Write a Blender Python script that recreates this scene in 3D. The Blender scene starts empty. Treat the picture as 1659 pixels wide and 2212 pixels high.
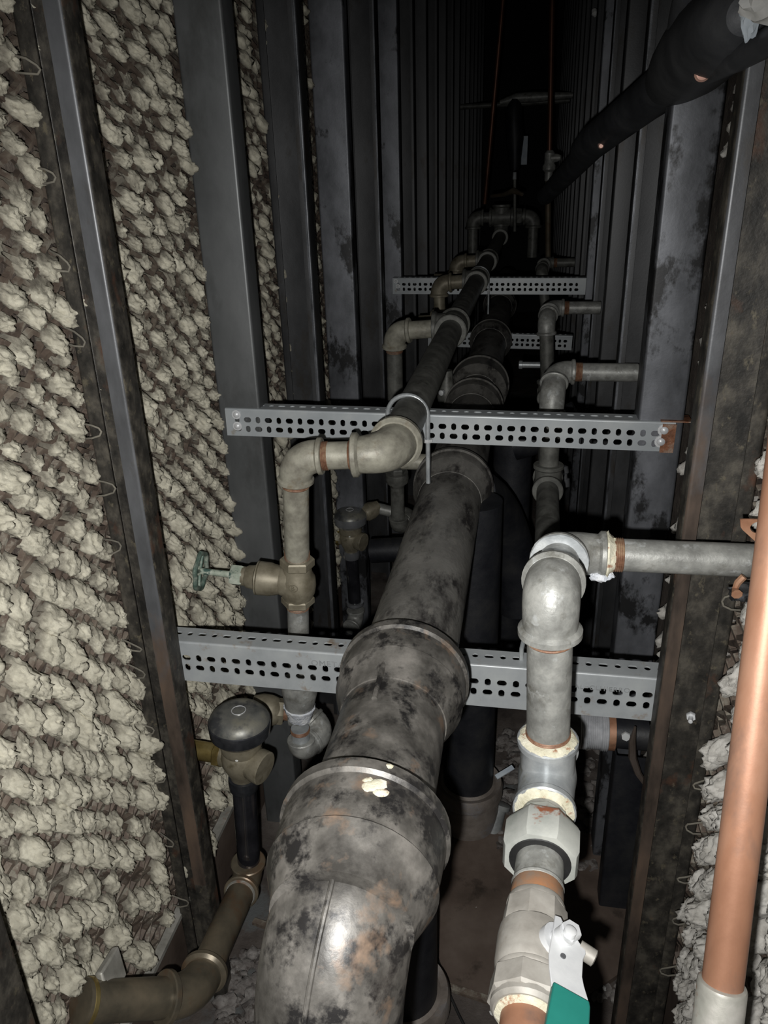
import bpy, bmesh, math, random
import numpy as np
from mathutils import Vector, Matrix, noise
V = Vector
random.seed(7)
# ------------------------------------------------------------------ camera
F, CX, CY = 1661.0, 829.5, 1106.0
AX = V((0.98428059, -0.04278472, -0.17135108))   # world X seen from the camera (right, up, forward)
AY = V((0.17429081, 0.39208634, 0.90326686))     # world Y (along the chase)
AZ = V((-0.0285384, 0.91893295, -0.39337995))    # world Z
scn = bpy.context.scene
COL = scn.collection
cam = bpy.data.objects.new('camera', bpy.data.cameras.new('camera'))
COL.objects.link(cam)
R = Matrix(((AX[0], AX[1], -AX[2]), (AY[0], AY[1], -AY[2]), (AZ[0], AZ[1], -AZ[2])))
cam.matrix_world = R.to_4x4()
cam.data.sensor_fit = 'HORIZONTAL'; cam.data.sensor_width = 36.0
cam.data.lens = 36.0 * F / 1659.0
cam.data.clip_start = 0.02; cam.data.clip_end = 60
scn.camera = cam
# ------------------------------------------------------------------ light: the phone's flash in a dark chase
w = bpy.data.worlds.new('world'); scn.world = w; w.use_nodes = True
w.node_tree.nodes['Background'].inputs[0].default_value = (0.55, 0.62, 0.8, 1)
w.node_tree.nodes['Background'].inputs[1].default_value = 0.0015
fl = bpy.data.lights.new('flash', 'SPOT'); fl.energy = 53; fl.color = (1.0, 0.99, 0.965)
fl.shadow_soft_size = 0.006; fl.spot_size = math.radians(118); fl.spot_blend = 1.0
flo = bpy.data.objects.new('flash', fl); COL.objects.link(flo)
FL_OFF = (-0.022, -0.035, 0.0)
flo.matrix_world = R.to_4x4() @ Matrix.Translation(FL_OFF) @ Matrix.Rotation(math.radians(-7), 4, 'X') @ Matrix.Rotation(math.radians(7), 4, 'Y')
vs = scn.view_settings
vs.view_transform = 'Standard'; vs.look = 'None'; vs.gamma = 1; vs.use_curve_mapping = False
vs.exposure = 0.0

def at(u, v, X=None, Y=None, Z=None, D=None):
    """point seen at photo pixel (u, v) lying on a known plane of the chase"""
    a, b = (u-CX)/F, (CY-v)/F
    r = V([A[0]*a + A[1]*b + A[2] for A in (AX, AY, AZ)])
    t = X/r[0] if X is not None else Y/r[1] if Y is not None else Z/r[2] if Z is not None else D
    return r*t

# ------------------------------------------------------------------ materials
def nodes(name):
    m = bpy.data.materials.new(name); m.use_nodes = True
    nt = m.node_tree; b = nt.nodes['Principled BSDF']
    return m, nt, b
def N(nt, t, **k):
    n = nt.nodes.new(t)
    for a, v in k.items():
        if a.startswith('i_'): n.inputs[a[2:].replace('_', ' ')].default_value = v
        else: setattr(n, a, v)
    return n
def ramp(nt, fac, stops):
    r = nt.nodes.new('ShaderNodeValToRGB'); e = r.color_ramp.elements
    while len(e) < len(stops): e.new(0.5)
    for el, (p, c) in zip(e, stops):
        el.position = p; el.color = (*c, 1)
    nt.links.new(fac, r.inputs[0]); return r.outputs[0]
def mix(nt, fac, a, b, blend='MIX'):
    m = nt.nodes.new('ShaderNodeMix'); m.data_type = 'RGBA'; m.blend_type = blend
    if isinstance(fac, (int, float)): m.inputs[0].default_value = fac
    else: nt.links.new(fac, m.inputs[0])
    for s, i in ((a, 6), (b, 7)):
        if isinstance(s, tuple): m.inputs[i].default_value = (*s, 1)
        else: nt.links.new(s, m.inputs[i])
    return m.outputs[2]
def noisetex(nt, scale, detail=6, rough=0.6, stretch=(1, 1, 1), off=0.0):
    tc = nt.nodes.new('ShaderNodeTexCoord'); mp = nt.nodes.new('ShaderNodeMapping')
    mp.inputs['Scale'].default_value = stretch; mp.inputs['Location'].default_value = (off, off*1.7, -off)
    nt.links.new(tc.outputs['Object'], mp.inputs[0])
    n = N(nt, 'ShaderNodeTexNoise'); n.inputs['Scale'].default_value = scale
    n.inputs['Detail'].default_value = detail; n.inputs['Roughness'].default_value = rough
    nt.links.new(mp.outputs[0], n.inputs[0]); return n.outputs[0]
def bump(nt, b, h, s, d):
    n = nt.nodes.new('ShaderNodeBump'); n.inputs['Strength'].default_value = s; n.inputs['Distance'].default_value = d
    nt.links.new(h, n.inputs['Height']); nt.links.new(n.outputs[0], b.inputs['Normal'])
def mottled(name, cols, scale=30, metallic=0.0, rough=0.5, spots=None, spot_scale=18, spot_lo=0.56, spot_hi=0.62,
            bs=0.25, bd=0.001, stretch=(1, 1, 1), detail=7, bscale=220, rvar=0.12, spec=0.5, spots2=None, off=0.0, sp2=(0.6, 0.66), sp2_scale=40):
    """cols: (dark, mid, light) mottling; spots: stain colour laid over in patches"""
    m, nt, b = nodes(name)
    n = noisetex(nt, scale, detail, 0.62, stretch, off)
    c = ramp(nt, n, [(0.34, cols[0]), (0.5, cols[1]), (0.66, cols[2])])
    if spots:
        s = noisetex(nt, spot_scale, 6, 0.68, stretch, off+3.1)
        f = ramp(nt, s, [(spot_lo, (0, 0, 0)), (spot_hi, (1, 1, 1))])
        c = mix(nt, f, c, spots)
    if spots2:
        s = noisetex(nt, sp2_scale, 5, 0.6, stretch, off+8.7)
        f = ramp(nt, s, [(sp2[0], (0, 0, 0)), (sp2[1], (1, 1, 1))])
        c = mix(nt, f, c, spots2)
    nt.links.new(c, b.inputs['Base Color'])
    b.inputs['Metallic'].default_value = metallic
    b.inputs['Specular IOR Level'].default_value = spec
    mr = nt.nodes.new('ShaderNodeMapRange'); mr.inputs[3].default_value = rough-rvar; mr.inputs[4].default_value = rough+rvar
    nt.links.new(n, mr.inputs[0]); nt.links.new(mr.outputs[0], b.inputs['Roughness'])
    bump(nt, b, noisetex(nt, bscale, 5, 0.6, (1, 1, 1), off), bs, bd)
    return m
M = {}
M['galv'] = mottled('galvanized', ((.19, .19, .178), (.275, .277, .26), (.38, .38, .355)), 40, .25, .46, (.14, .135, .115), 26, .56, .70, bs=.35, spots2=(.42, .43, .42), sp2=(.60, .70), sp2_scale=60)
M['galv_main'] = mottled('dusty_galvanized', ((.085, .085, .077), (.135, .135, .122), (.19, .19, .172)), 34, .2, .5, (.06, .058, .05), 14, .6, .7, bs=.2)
M['galv_warm'] = mottled('aged_galvanized', ((.19, .178, .145), (.30, .287, .235), (.40, .385, .315)), 34, .15, .48, (.17, .13, .08), 16, .57, .72, bs=.3)
M['galv_bright'] = mottled('bright_galvanized', ((.28, .30, .31), (.38, .40, .41), (.50, .52, .52)), 30, .35, .36, (.22, .22, .19), 18, .58, .7, bs=.15)
M['union'] = mottled('union_zinc', ((.33, .35, .32), (.42, .43, .40), (.50, .51, .47)), 22, .1, .5, (.30, .10, .045), 11, .60, .64, bs=.12)
M['union_rust'] = mottled('rust_bloom', ((.22, .20, .17), (.30, .17, .10), (.40, .17, .07)), 26, .1, .6, bs=.2)
M['steel_sleeve'] = mottled('stainless_sleeve', ((.38, .39, .41), (.48, .49, .51), (.6, .61, .63)), 30, .25, .3, bs=.1)
M['dope'] = mottled('pipe_dope', ((.45, .42, .30), (.60, .57, .44), (.72, .69, .56)), 60, 0, .8, (.33, .16, .09), 90, .56, .66, bs=.6, bd=.002)
M['rust_thread'] = mottled('rusty_thread', ((.13, .06, .035), (.22, .115, .07), (.32, .22, .14)), 70, .2, .6, bs=.4)
M['lime'] = mottled('white_lime_scale', ((.42, .45, .50), (.62, .64, .68), (.78, .79, .80)), 60, 0, .85, bs=.8, bd=.003)
M['brass_old'] = mottled('old_brass', ((.15, .13, .09), (.225, .20, .145), (.29, .262, .195)), 30, .3, .5, (.10, .085, .05), 25, .6, .72, bs=.15)
M['brass'] = mottled('brass', ((.30, .22, .08), (.42, .32, .12), (.5, .40, .18)), 30, .8, .32, bs=.1)
M['bronze'] = mottled('bronze_pipe', ((.10, .088, .066), (.15, .128, .092), (.20, .165, .115)), 18, .4, .38, (.17, .10, .055), 9, .5, .66, bs=.1)
M['patina'] = mottled('green_patina', ((.22, .27, .21), (.36, .40, .33), (.50, .52, .45)), 60, .1, .7, (.05, .10, .085), 50, .52, .6, bs=.4)
M['wheel'] = mottled('wheel_patina', ((.05, .09, .07), (.12, .17, .14), (.35, .38, .32)), 60, .3, .6, bs=.4)
M['ci'] = mottled('cast_iron', ((.045, .042, .038), (.10, .094, .085), (.185, .173, .157)), 24, .15, .42, (.017, .016, .016), 22, .50, .60,
                  bs=.28, bd=.001, bscale=110, spots2=(.20, .14, .10), sp2=(.58, .70), sp2_scale=20)
M['ci_main'] = mottled('cast_iron_dusty', ((.10, .096, .088), (.15, .144, .132), (.205, .198, .182)), 18, .15, .5, (.03, .027, .026), 20, .50, .63,
                  bs=.45, bd=.0015, bscale=130, stretch=(1, .45, 1), spots2=(.2, .19, .17), sp2=(.62, .7))
M['ci_dark'] = mottled('cast_iron_black', ((.012, .013, .017), (.022, .023, .027), (.035, .035, .036)), 14, .3, .5, bs=.3)
M['ci_hub'] = mottled('cast_iron_floor_hub', ((.12, .102, .088), (.18, .155, .135), (.25, .22, .195)), 16, .1, .6, (.19, .18, .18), 18, .55, .66, bs=.4)
M['bar'] = mottled('grey_paint', ((.33, .355, .37), (.37, .395, .41), (.42, .44, .445)), 12, .15, .36, (.27, .24, .19), 30, .64, .78, bs=.06)
M['bar_rust'] = mottled('grey_paint_rusting', ((.30, .32, .33), (.36, .38, .39), (.41, .43, .43)), 14, .15, .38, (.24, .17, .11), 26, .60, .74, bs=.1)
M['weld'] = mottled('burnt_weld', ((.06, .03, .02), (.24, .10, .05), (.30, .24, .19)), 40, .4, .5, bs=.6)
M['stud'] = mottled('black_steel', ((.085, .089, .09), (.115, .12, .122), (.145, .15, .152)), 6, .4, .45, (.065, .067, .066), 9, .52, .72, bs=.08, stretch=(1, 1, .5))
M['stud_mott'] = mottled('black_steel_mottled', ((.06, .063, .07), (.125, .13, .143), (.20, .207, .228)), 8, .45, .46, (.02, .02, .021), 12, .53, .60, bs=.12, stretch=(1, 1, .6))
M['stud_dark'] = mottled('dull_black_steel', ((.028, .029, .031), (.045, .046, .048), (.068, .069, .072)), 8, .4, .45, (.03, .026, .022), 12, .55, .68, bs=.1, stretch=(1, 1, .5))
M['stud_rust'] = mottled('black_steel_speckled', ((.02, .019, .017), (.045, .041, .035), (.10, .09, .073)), 45, .25, .5, (.12, .105, .075), 75, .59, .68, bs=.4,
                  stretch=(1, 1, .7), spots2=(.11, .055, .035), sp2=(.60, .72), sp2_scale=16)
M['stud_brown'] = mottled('brown_rusted_flange', ((.055, .042, .034), (.095, .075, .062), (.14, .115, .1)), 14, .3, .5, (.16, .075, .045), 9, .56, .68, bs=.2, stretch=(1, 1, .35))
M['stud_lip'] = mottled('bare_steel_lip', ((.065, .066, .07), (.105, .108, .115), (.145, .15, .16)), 14, .35, .42, (.08, .075, .07), 20, .6, .7, bs=.1, stretch=(1, 1, .4))
M['stud_edge'] = mottled('pale_steel_edge', ((.03, .03, .032), (.10, .105, .115), (.19, .195, .21)), 30, .5, .42, bs=.2, stretch=(1, 1, .3))  # streaky tone, paler than the channel, for the thin stud edges
M['lath'] = mottled('rusty_lath', ((.06, .045, .036), (.115, .085, .066), (.19, .16, .125)), 30, .1, .7, (.24, .22, .18), 30, .52, .62, bs=.3)
M['scratch'] = mottled('plaster_back', ((.045, .035, .028), (.085, .066, .054), (.14, .115, .095)), 25, 0, .9, (.27, .25, .2), 34, .60, .68, bs=.6, bd=.004)
M['copper'] = mottled('copper', ((.24, .115, .068), (.33, .165, .10), (.40, .225, .15)), 9, .3, .48, (.22, .13, .095), 12, .55, .68, bs=.1, stretch=(1, 1, .35))
M['copper_dull'] = mottled('dull_copper', ((.07, .028, .018), (.11, .045, .026), (.14, .06, .035)), 12, .6, .45, bs=.1)
M['copper_bright'] = mottled('bright_copper', ((.62, .33, .25), (.75, .45, .36), (.85, .56, .47)), 30, .4, .4, bs=.1)
M['solder'] = mottled('solder', ((.30, .29, .26), (.40, .39, .35), (.52, .5, .46)), 30, .4, .5, (.30, .17, .11), 20, .6, .7, bs=.15)
M['chrome'] = mottled('chrome', ((.28, .29, .31), (.38, .39, .41), (.5, .51, .53)), 12, .7, .25, bs=.02, rvar=.06)
M['chrome_dusty'] = mottled('dusty_chrome', ((.11, .115, .11), (.18, .18, .165), (.26, .25, .20)), 22, .35, .42, (.07, .072, .075), 18, .5, .62, bs=.08)
M['chrome_black'] = mottled('dark_chrome', ((.035, .037, .043), (.065, .068, .076), (.12, .123, .132)), 20, .6, .22, bs=.01, rvar=.04)
M['black_gloss'] = mottled('gloss_black_chrome', ((.012, .012, .014), (.018, .018, .021), (.028, .028, .032)), 20, .0, .09, bs=.01, rvar=.03, spec=1.0)
M['zinc'] = mottled('zinc_plate', ((.50, .51, .53), (.60, .61, .62), (.68, .69, .69)), 18, .2, .4, (.38, .38, .38), 14, .62, .7, bs=.12)
M['green'] = mottled('green_vinyl', ((.008, .13, .105), (.012, .16, .13), (.016, .19, .155)), 8, 0, .5, bs=.05)
M['valve_tan'] = mottled('dusty_bronze_valve', ((.23, .215, .19), (.31, .292, .262), (.38, .362, .328)), 24, .15, .55, (.22, .19, .155), 14, .58, .72, bs=.12)
M['rubber'] = mottled('black_insulation', ((.04, .042, .047), (.062, .065, .072), (.095, .098, .105)), 14, .1, .5, bs=.25)
M['rusty_plate'] = mottled('rusty_plate', ((.24, .11, .06), (.36, .18, .105), (.42, .24, .15)), 20, .3, .55, (.14, .08, .05), 22, .55, .7, bs=.2)
M['floor'] = mottled('dirty_floor', ((.045, .037, .033), (.08, .066, .058), (.125, .108, .096)), 8, 0, .75, (.11, .115, .115), 5, .56, .64, bs=.4, bd=.003, spots2=(.035, .028, .024), sp2=(.55, .7), sp2_scale=12)
M['brown_board'] = mottled('brown_board', ((.065, .047, .037), (.10, .074, .059), (.135, .105, .086)), 7, 0, .6, (.035, .026, .02), 12, .58, .7, bs=.15)
M['rubble'] = mottled('mortar_rubble', ((.10, .085, .078), (.17, .155, .145), (.26, .245, .23)), 40, 0, .9, (.06, .048, .042), 40, .54, .62, bs=.6, bd=.003)
M['white'] = mottled('white_flake', ((.6, .6, .58), (.72, .72, .7), (.8, .8, .78)), 20, 0, .8)
M['bluewhite'] = mottled('pale_plastic', ((.42, .48, .55), (.52, .58, .64), (.6, .66, .7)), 20, 0, .6)
M['glass'] = mottled('dusty_glass', ((.14, .15, .15), (.2, .21, .21), (.27, .28, .27)), 30, .1, .35)
M['wire'] = mottled('tie_wire', ((.10, .092, .075), (.15, .138, .112), (.20, .185, .15)), 40, .1, .8)
M['black'] = mottled('black_cable', ((.01, .01, .01), (.014, .014, .014), (.02, .02, .02)), 20, 0, .6)
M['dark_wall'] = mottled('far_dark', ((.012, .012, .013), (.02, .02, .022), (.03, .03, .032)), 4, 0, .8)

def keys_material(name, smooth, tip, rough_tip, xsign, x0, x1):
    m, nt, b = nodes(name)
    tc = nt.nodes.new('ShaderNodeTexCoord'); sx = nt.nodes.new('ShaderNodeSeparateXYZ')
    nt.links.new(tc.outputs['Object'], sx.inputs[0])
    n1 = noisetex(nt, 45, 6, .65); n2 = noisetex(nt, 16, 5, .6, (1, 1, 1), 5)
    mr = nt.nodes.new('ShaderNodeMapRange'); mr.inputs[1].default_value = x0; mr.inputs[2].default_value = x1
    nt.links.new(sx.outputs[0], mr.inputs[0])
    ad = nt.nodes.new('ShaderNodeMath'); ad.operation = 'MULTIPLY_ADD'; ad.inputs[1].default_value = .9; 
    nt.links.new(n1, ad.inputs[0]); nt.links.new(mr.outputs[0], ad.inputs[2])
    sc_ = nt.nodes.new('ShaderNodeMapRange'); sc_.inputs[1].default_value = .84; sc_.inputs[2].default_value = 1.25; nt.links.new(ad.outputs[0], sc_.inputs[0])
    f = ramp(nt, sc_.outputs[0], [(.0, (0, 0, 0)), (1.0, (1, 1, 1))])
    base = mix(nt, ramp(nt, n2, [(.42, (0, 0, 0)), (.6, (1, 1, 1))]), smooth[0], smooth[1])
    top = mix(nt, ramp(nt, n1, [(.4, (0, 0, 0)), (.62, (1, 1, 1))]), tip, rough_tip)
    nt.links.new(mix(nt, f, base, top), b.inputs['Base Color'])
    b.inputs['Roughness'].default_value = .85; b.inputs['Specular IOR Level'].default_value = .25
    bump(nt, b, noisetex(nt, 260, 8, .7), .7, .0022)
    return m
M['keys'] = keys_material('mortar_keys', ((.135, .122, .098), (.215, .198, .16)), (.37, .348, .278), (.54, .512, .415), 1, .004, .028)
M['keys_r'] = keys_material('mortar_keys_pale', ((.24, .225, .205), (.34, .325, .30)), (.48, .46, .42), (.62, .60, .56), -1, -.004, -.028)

# ------------------------------------------------------------------ mesh building
WB = {}
class MB:
    def __init__(s): s.v = []; s.f = []
    def add(s, vs_, fs):
        o = len(s.v); s.v += [tuple(p) for p in vs_]; s.f += [tuple(i+o for i in f) for f in fs]; return s
    def ring(s, pts_rings, close=True, cap0=True, cap1=True):
        n = len(pts_rings[0]); o = len(s.v)
        for r in pts_rings: s.v += [tuple(p) for p in r]
        for i in range(len(pts_rings)-1):
            for j in range(n if close else n-1):
                k = (j+1) % n
                s.f.append((o+i*n+j, o+i*n+k, o+(i+1)*n+k, o+(i+1)*n+j))
        if cap0: s.f.append(tuple(o+j for j in range(n))[::-1])
        if cap1: s.f.append(tuple(o+(len(pts_rings)-1)*n+j for j in range(n)))
        return s
    def rev(s, p0, d, prof, seg=32, ang=0.0, jag=0.0, up=None):
        """surface of revolution: prof = [(distance along d, radius)...]"""
        p0 = V(p0); d = V(d).normalized()
        x = (V(up) if up else (V((0, 0, 1)) if abs(d.z) < .9 else V((0, 1, 0)))); x = (x - d*x.dot(d)).normalized(); y = d.cross(x)
        rings = []
        for t, r in prof:
            c = p0 + d*t
            rings.append([c + (x*math.cos(a)+y*math.sin(a))*max(r, 1e-5)*(1+(random.uniform(-jag, jag) if jag else 0)) for a in [ang+2*math.pi*j/seg for j in range(seg)]])
        return s.ring(rings)
    def sweep(s, pts, rad, seg=24, caps=True):
        pts = [V(p) for p in pts]; n = len(pts)
        if not isinstance(rad, (list, tuple)): rad = [rad]*n
        T = [(pts[min(i+1, n-1)]-pts[max(i-1, 0)]).normalized() for i in range(n)]
        x = V((0, 0, 1)) if abs(T[0].z) < .9 else V((0, 1, 0)); x = (x-T[0]*x.dot(T[0])).normalized()
        rings = []
        for i in range(n):
            x = (x-T[i]*x.dot(T[i])).normalized(); y = T[i].cross(x)
            rings.append([pts[i]+(x*math.cos(a)+y*math.sin(a))*rad[i] for a in [2*math.pi*j/seg for j in range(seg)]])
        return s.ring(rings, True, caps, caps)
    def box(s, c, sz, ax=None):
        c = V(c); ax = ax or (V((1, 0, 0)), V((0, 1, 0)), V((0, 0, 1)))
        vs_ = [c + ax[0]*(sz[0]/2*i) + ax[1]*(sz[1]/2*j) + ax[2]*(sz[2]/2*k) for i in (-1, 1) for j in (-1, 1) for k in (-1, 1)]
        return s.add(vs_, [(0, 1, 3, 2), (4, 6, 7, 5), (0, 4, 5, 1), (2, 3, 7, 6), (0, 2, 6, 4), (1, 5, 7, 3)])
    def prism(s, poly, ext):
        ext = V(ext); poly = [V(p) for p in poly]
        return s.ring([poly, [p+ext for p in poly]])
    def build(s, name, mat, parent=None, loc=None, sharp=32, bevel=0):
        base = WB[parent.as_pointer()] if parent else V(loc if loc is not None else (0, 0, 0))
        me = bpy.data.meshes.new(name)
        me.from_pydata([tuple(V(p)-base) for p in s.v], [], s.f); me.validate()
        bm = bmesh.new(); bm.from_mesh(me); bmesh.ops.recalc_face_normals(bm, faces=bm.faces); bm.to_mesh(me); bm.free()
        me.shade_smooth(); me.set_sharp_from_angle(angle=math.radians(sharp))
        me.materials.append(M[mat] if isinstance(mat, str) else mat)
        o = bpy.data.objects.new(name, me); COL.objects.link(o)
        if parent: o.parent = parent
        else: o.location = base
        WB[o.as_pointer()] = base
        if bevel:
            b = o.modifiers.new('bevel', 'BEVEL'); b.width = bevel; b.segments = 2; b.limit_method = 'ANGLE'
        return o
def tag(o, label, cat, group=None, kind=None):
    if label: o['label'] = label
    if cat: o['category'] = cat
    if group: o['group'] = group
    if kind: o['kind'] = kind
    return o
def thing(name, label, cat, loc, group=None):
    o = bpy.data.objects.new(name, None); COL.objects.link(o); o.location = V(loc); o.empty_display_size = .05
    WB[o.as_pointer()] = V(loc); return tag(o, label, cat, group)

# ------------------------------------------------------------------ pipe fittings
def pipe(T, a, b, r, mat, name='pipe', seg=28):
    a, b = V(a), V(b); L = (b-a).length; n = max(2, int(L/.03)); prof = [(0, r*.96), (.001, r)] + [(L*i/n, r*(1+random.uniform(-.006, .006))) for i in range(1, n)] + [(L-.001, r), (L, r*.96)]
    return MB().rev(a, b-a, prof, seg).build(name, mat, T)
def thread(T, a, d, r, L=.014, mat='rust_thread'):
    prof = []; n = max(3, int(L/.0022))
    for i in range(n):
        prof += [(L*i/n, r*1.0), (L*(i+.5)/n, r*1.045)]
    prof.append((L, r*1.002))
    return MB().rev(a, d, prof, 32).build('pipe_thread', mat, T)
def bez(A, C, B, n=12):
    return [A*((1-t)**2)+C*(2*t*(1-t))+B*(t*t) for t in [i/n for i in range(n+1)]]
def collar(mb, c, d, r, seg=32):
    """bead at a fitting's mouth; c = mouth centre, d = outward"""
    mb.rev(c, -V(d), [(0, r*1.02), (0, r*1.33), (.0015, r*1.41), (r*.32, r*1.41), (r*.38, r*1.34), (r*.48, r*1.22), (r*.48, r*.9)], seg)
def elbow(T, C, a, b, r, mat='galv', L=None, body=1.2, name='elbow', La=None, Lb=None, ra=None, rb=None):
    C, a, b = V(C), V(a).normalized(), V(b).normalized(); L = L or 1.9*r; La = La or L; Lb = Lb or L; ra = ra or r; rb = rb or r
    A, B = C+a*La, C+b*Lb
    mb = MB(); p = bez(A-a*.3*ra, C, B-b*.3*rb, 14)
    mb.sweep(p, [(ra+(rb-ra)*i/14)*(body+.05*math.sin(math.pi*i/14)) for i in range(15)], 32)
    collar(mb, A, a, ra); collar(mb, B, b, rb)
    # casting seam along the outer curve
    return mb.build(name, mat, T)
def tee(T, C, d, br, r, mat='galv', L=None, name='tee', body=1.22):
    C, d, br = V(C), V(d).normalized(), V(br).normalized(); L = L or 1.85*r
    mb = MB()
    mb.rev(C-d*L*.85, d, [(0, r*1.1), (0, r*body), (L*.55, r*(body+.05)), (L*.85, r*(body+.12)), (L*1.15, r*(body+.05)), (L*1.7, r*body), (L*1.7, r)], 32)
    mb.rev(C, br, [(0, r*body), (L*.85, r*body)], 32)
    collar(mb, C-d*L, -d, r); collar(mb, C+d*L, d, r); collar(mb, C+br*L, br, r)
    return mb.build(name, mat, T)
def hexnut(mb, c, d, r, h, n=6, ang=.2, r_in=None):
    mb.rev(c, d, [(0, r*.80), (0, r*.93), (h*.16, r), (h*.84, r), (h, r*.93), (h, r*.80)], n, ang)
    return mb

# ================================================================== SETTING
XL, XR = -.577, .288       # plaster planes of the two walls
ZF = -1.38                 # floor
Y0, Y1, ZT = .10, 9.0, 2.1
mb = MB().box(((XL+XR)/2, (Y0+Y1)/2, ZF-.03), (1.6, Y1-Y0, .06)); tag(mb.build('floor', 'floor'), 'dirty dark floor of the pipe chase, littered with mortar crumbs', None, kind='structure')
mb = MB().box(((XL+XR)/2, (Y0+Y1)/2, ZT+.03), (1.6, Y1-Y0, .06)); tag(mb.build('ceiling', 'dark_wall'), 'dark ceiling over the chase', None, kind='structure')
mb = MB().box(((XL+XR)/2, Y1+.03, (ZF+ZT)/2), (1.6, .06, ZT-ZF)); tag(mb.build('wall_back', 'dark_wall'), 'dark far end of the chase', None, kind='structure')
WLm = tag(MB().box((XL-.04, (Y0+Y1)/2, (-1.17+ZT)/2), (.08, Y1-Y0, ZT+1.17)).build('wall_left', 'scratch'), 'left wall, back of plaster on rusty metal lath', None, kind='structure')
WRm = tag(MB().box((XR+.04, (Y0+Y1)/2, (-1.17+ZT)/2), (.08, Y1-Y0, ZT+1.17)).build('wall_right', 'scratch'), 'right wall, back of plaster on metal lath', None, kind='structure')
for x, n, s in ((XL-.035, 'baseboard_left', 1), (XR+.035, 'baseboard_right', -1)):
    tag(MB().box((x, (Y0+Y1)/2, (ZF-1.175)/2), (.07, Y1-Y0, -1.175-ZF)).build(n, 'brown_board'), 'brown band of wall below the metal lath', None, kind='structure')
tag(MB().box((XL+.014, 2.2, -1.172), (.026, 3.4, .009)).build('trim_1', 'solder'), 'pale plaster stop along the foot of the left lath', None, kind='structure')

# metal lath (zigzag strands) and mortar keys
PY, PZ = .054, .0272
def lath(xw, sgn, y0, y1, z0, z1, parent, name='metal_lath'):
    V_, F_ = [], []
    rows = int((z1-z0)/PZ); cols = int((y1-y0)/(PY/2))
    for i in range(rows):
        for half in (0, 1):
            o = len(V_)
            for j in range(cols+1):
                y = y0+j*PY/2; up = ((j+i+half) % 2)
                z = z0+i*PZ+(PZ*.46 if up else -PZ*.0)*(1 if half == 0 else -1) + (.0 if half == 0 else PZ)
                z += math.sin(y*7+i*.7)*.004
                x = xw+sgn*(.004+.005*up)
                for dx, dz in ((0, -.0028), (sgn*.007, -.005), (sgn*.008, .0015), (sgn*.001, .004)):
                    V_.append((x+dx, y, z+dz))
            for j in range(cols):
                for k in range(4):
                    a = o+j*4+k; b = o+j*4+(k+1) % 4
                    F_.append((a, b, b+4, a+4))
    mb = MB(); mb.v = V_; mb.f = F_
    o = mb.build(name, 'lath', parent); o['kind'] = 'stuff'; return o
def make_variants(n, sub):
    out = []
    for k in range(n):
        bm = bmesh.new(); bmesh.ops.create_icosphere(bm, subdivisions=sub, radius=1)
        co = np.array([v.co[:] for v in bm.verts]); fs = np.array([[v.index for v in f.verts] for f in bm.faces]); bm.free()
        off = V((k*7.3, k*3.1, k*1.7))
        P = []
        for (a, b, c) in co:
            p = V((a, b, c)); m = .5+.5*a                       # a: outwards
            n1 = noise.noise(p*1.3+off); n2 = noise.noise(p*3.2+off); n3 = noise.noise(p*7+off); n4 = noise.noise(p*15+off)
            r = 1+.24*n1+(.10+.20*m)*n2+(.05+.16*m)*n3+(.02+.11*m)*n4
            # pointed where it leaves the mesh, a wide ragged tongue at the tip
            x = (.0120+.0155*a*r)
            wy = .0200*(1-.25*abs(c)**1.5)*(1 - .18*max(0, a))
            y = wy*b*r
            z = .0112*c*r*(1-.15*b*b) - (.014*m**1.25+.008*m*max(0, -c)) + .005*(1-m)
            P.append((x, y, z))
        out.append((np.array(P), fs))
    return out
def keys(xw, sgn, y0, y1, z0, z1, variants, parent, mat, name='mortar_keys', miss=.05, sc=1.0, skip=None):
    VV, FF = [], []; o = 0
    i = 0; z = z0
    while z < z1:
        y = y0+(PY/2 if i % 2 else 0)
        while y < y1:
            yy = y+random.gauss(0, .003); zz = z+math.sin(y*7+i*.7)*.003+random.gauss(0, .0017)+noise.noise(V((y*3, z*3, 1)))*.012
            y += PY
            if random.random() < miss or (skip and skip(yy, zz)): continue
            P, fs = random.choice(variants)
            s = sc*random.uniform(.82, 1.2); sx = s*random.uniform(.75, 1.25)*(1.05 if zz < -.5 else .95); sy = s*random.uniform(.85, 1.1); sz = s*random.uniform(.85, 1.2)
            lo_ = min(1, max(0, (-.35-zz)/.25)); sz *= 1+.38*lo_; sy *= 1-.17*lo_; sx *= 1+.10*lo_
            rx = random.gauss(0, .12); c_, s_ = math.cos(rx), math.sin(rx)
            mir = random.choice((-1, 1))
            Q = P*np.array([sgn*sx, sy*mir, sz]); yv = Q[:, 1]*c_-Q[:, 2]*s_; zv = Q[:, 1]*s_+Q[:, 2]*c_
            VV.append(np.stack([Q[:, 0]+xw, yv+yy, zv+zz], 1)); FF.append(fs+o); o += len(P)
        z += PZ; i += 1
    A = np.concatenate(VV); Fa = np.concatenate(FF)
    A = A-np.array([xw, 0, 0])
    me = bpy.data.meshes.new(name); me.vertices.add(len(A)); me.vertices.foreach_set('co', A.astype(np.float32).ravel())
    nf = len(Fa); me.loops.add(nf*3); me.loops.foreach_set('vertex_index', Fa.astype(np.int32).ravel())
    me.polygons.add(nf); me.polygons.foreach_set('loop_start', np.arange(0, nf*3, 3, dtype=np.int32)); me.polygons.foreach_set('loop_total', np.full(nf, 3, dtype=np.int32))
    me.update(calc_edges=True); me.shade_smooth(); me.materials.append(M[mat])
    ob = bpy.data.objects.new(name, me); COL.objects.link(ob); ob.parent = parent; ob.location = (xw, 0, 0); ob['kind'] = 'stuff'
    return ob
KV = make_variants(14, 4); KV2 = make_variants(10, 3)
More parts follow.
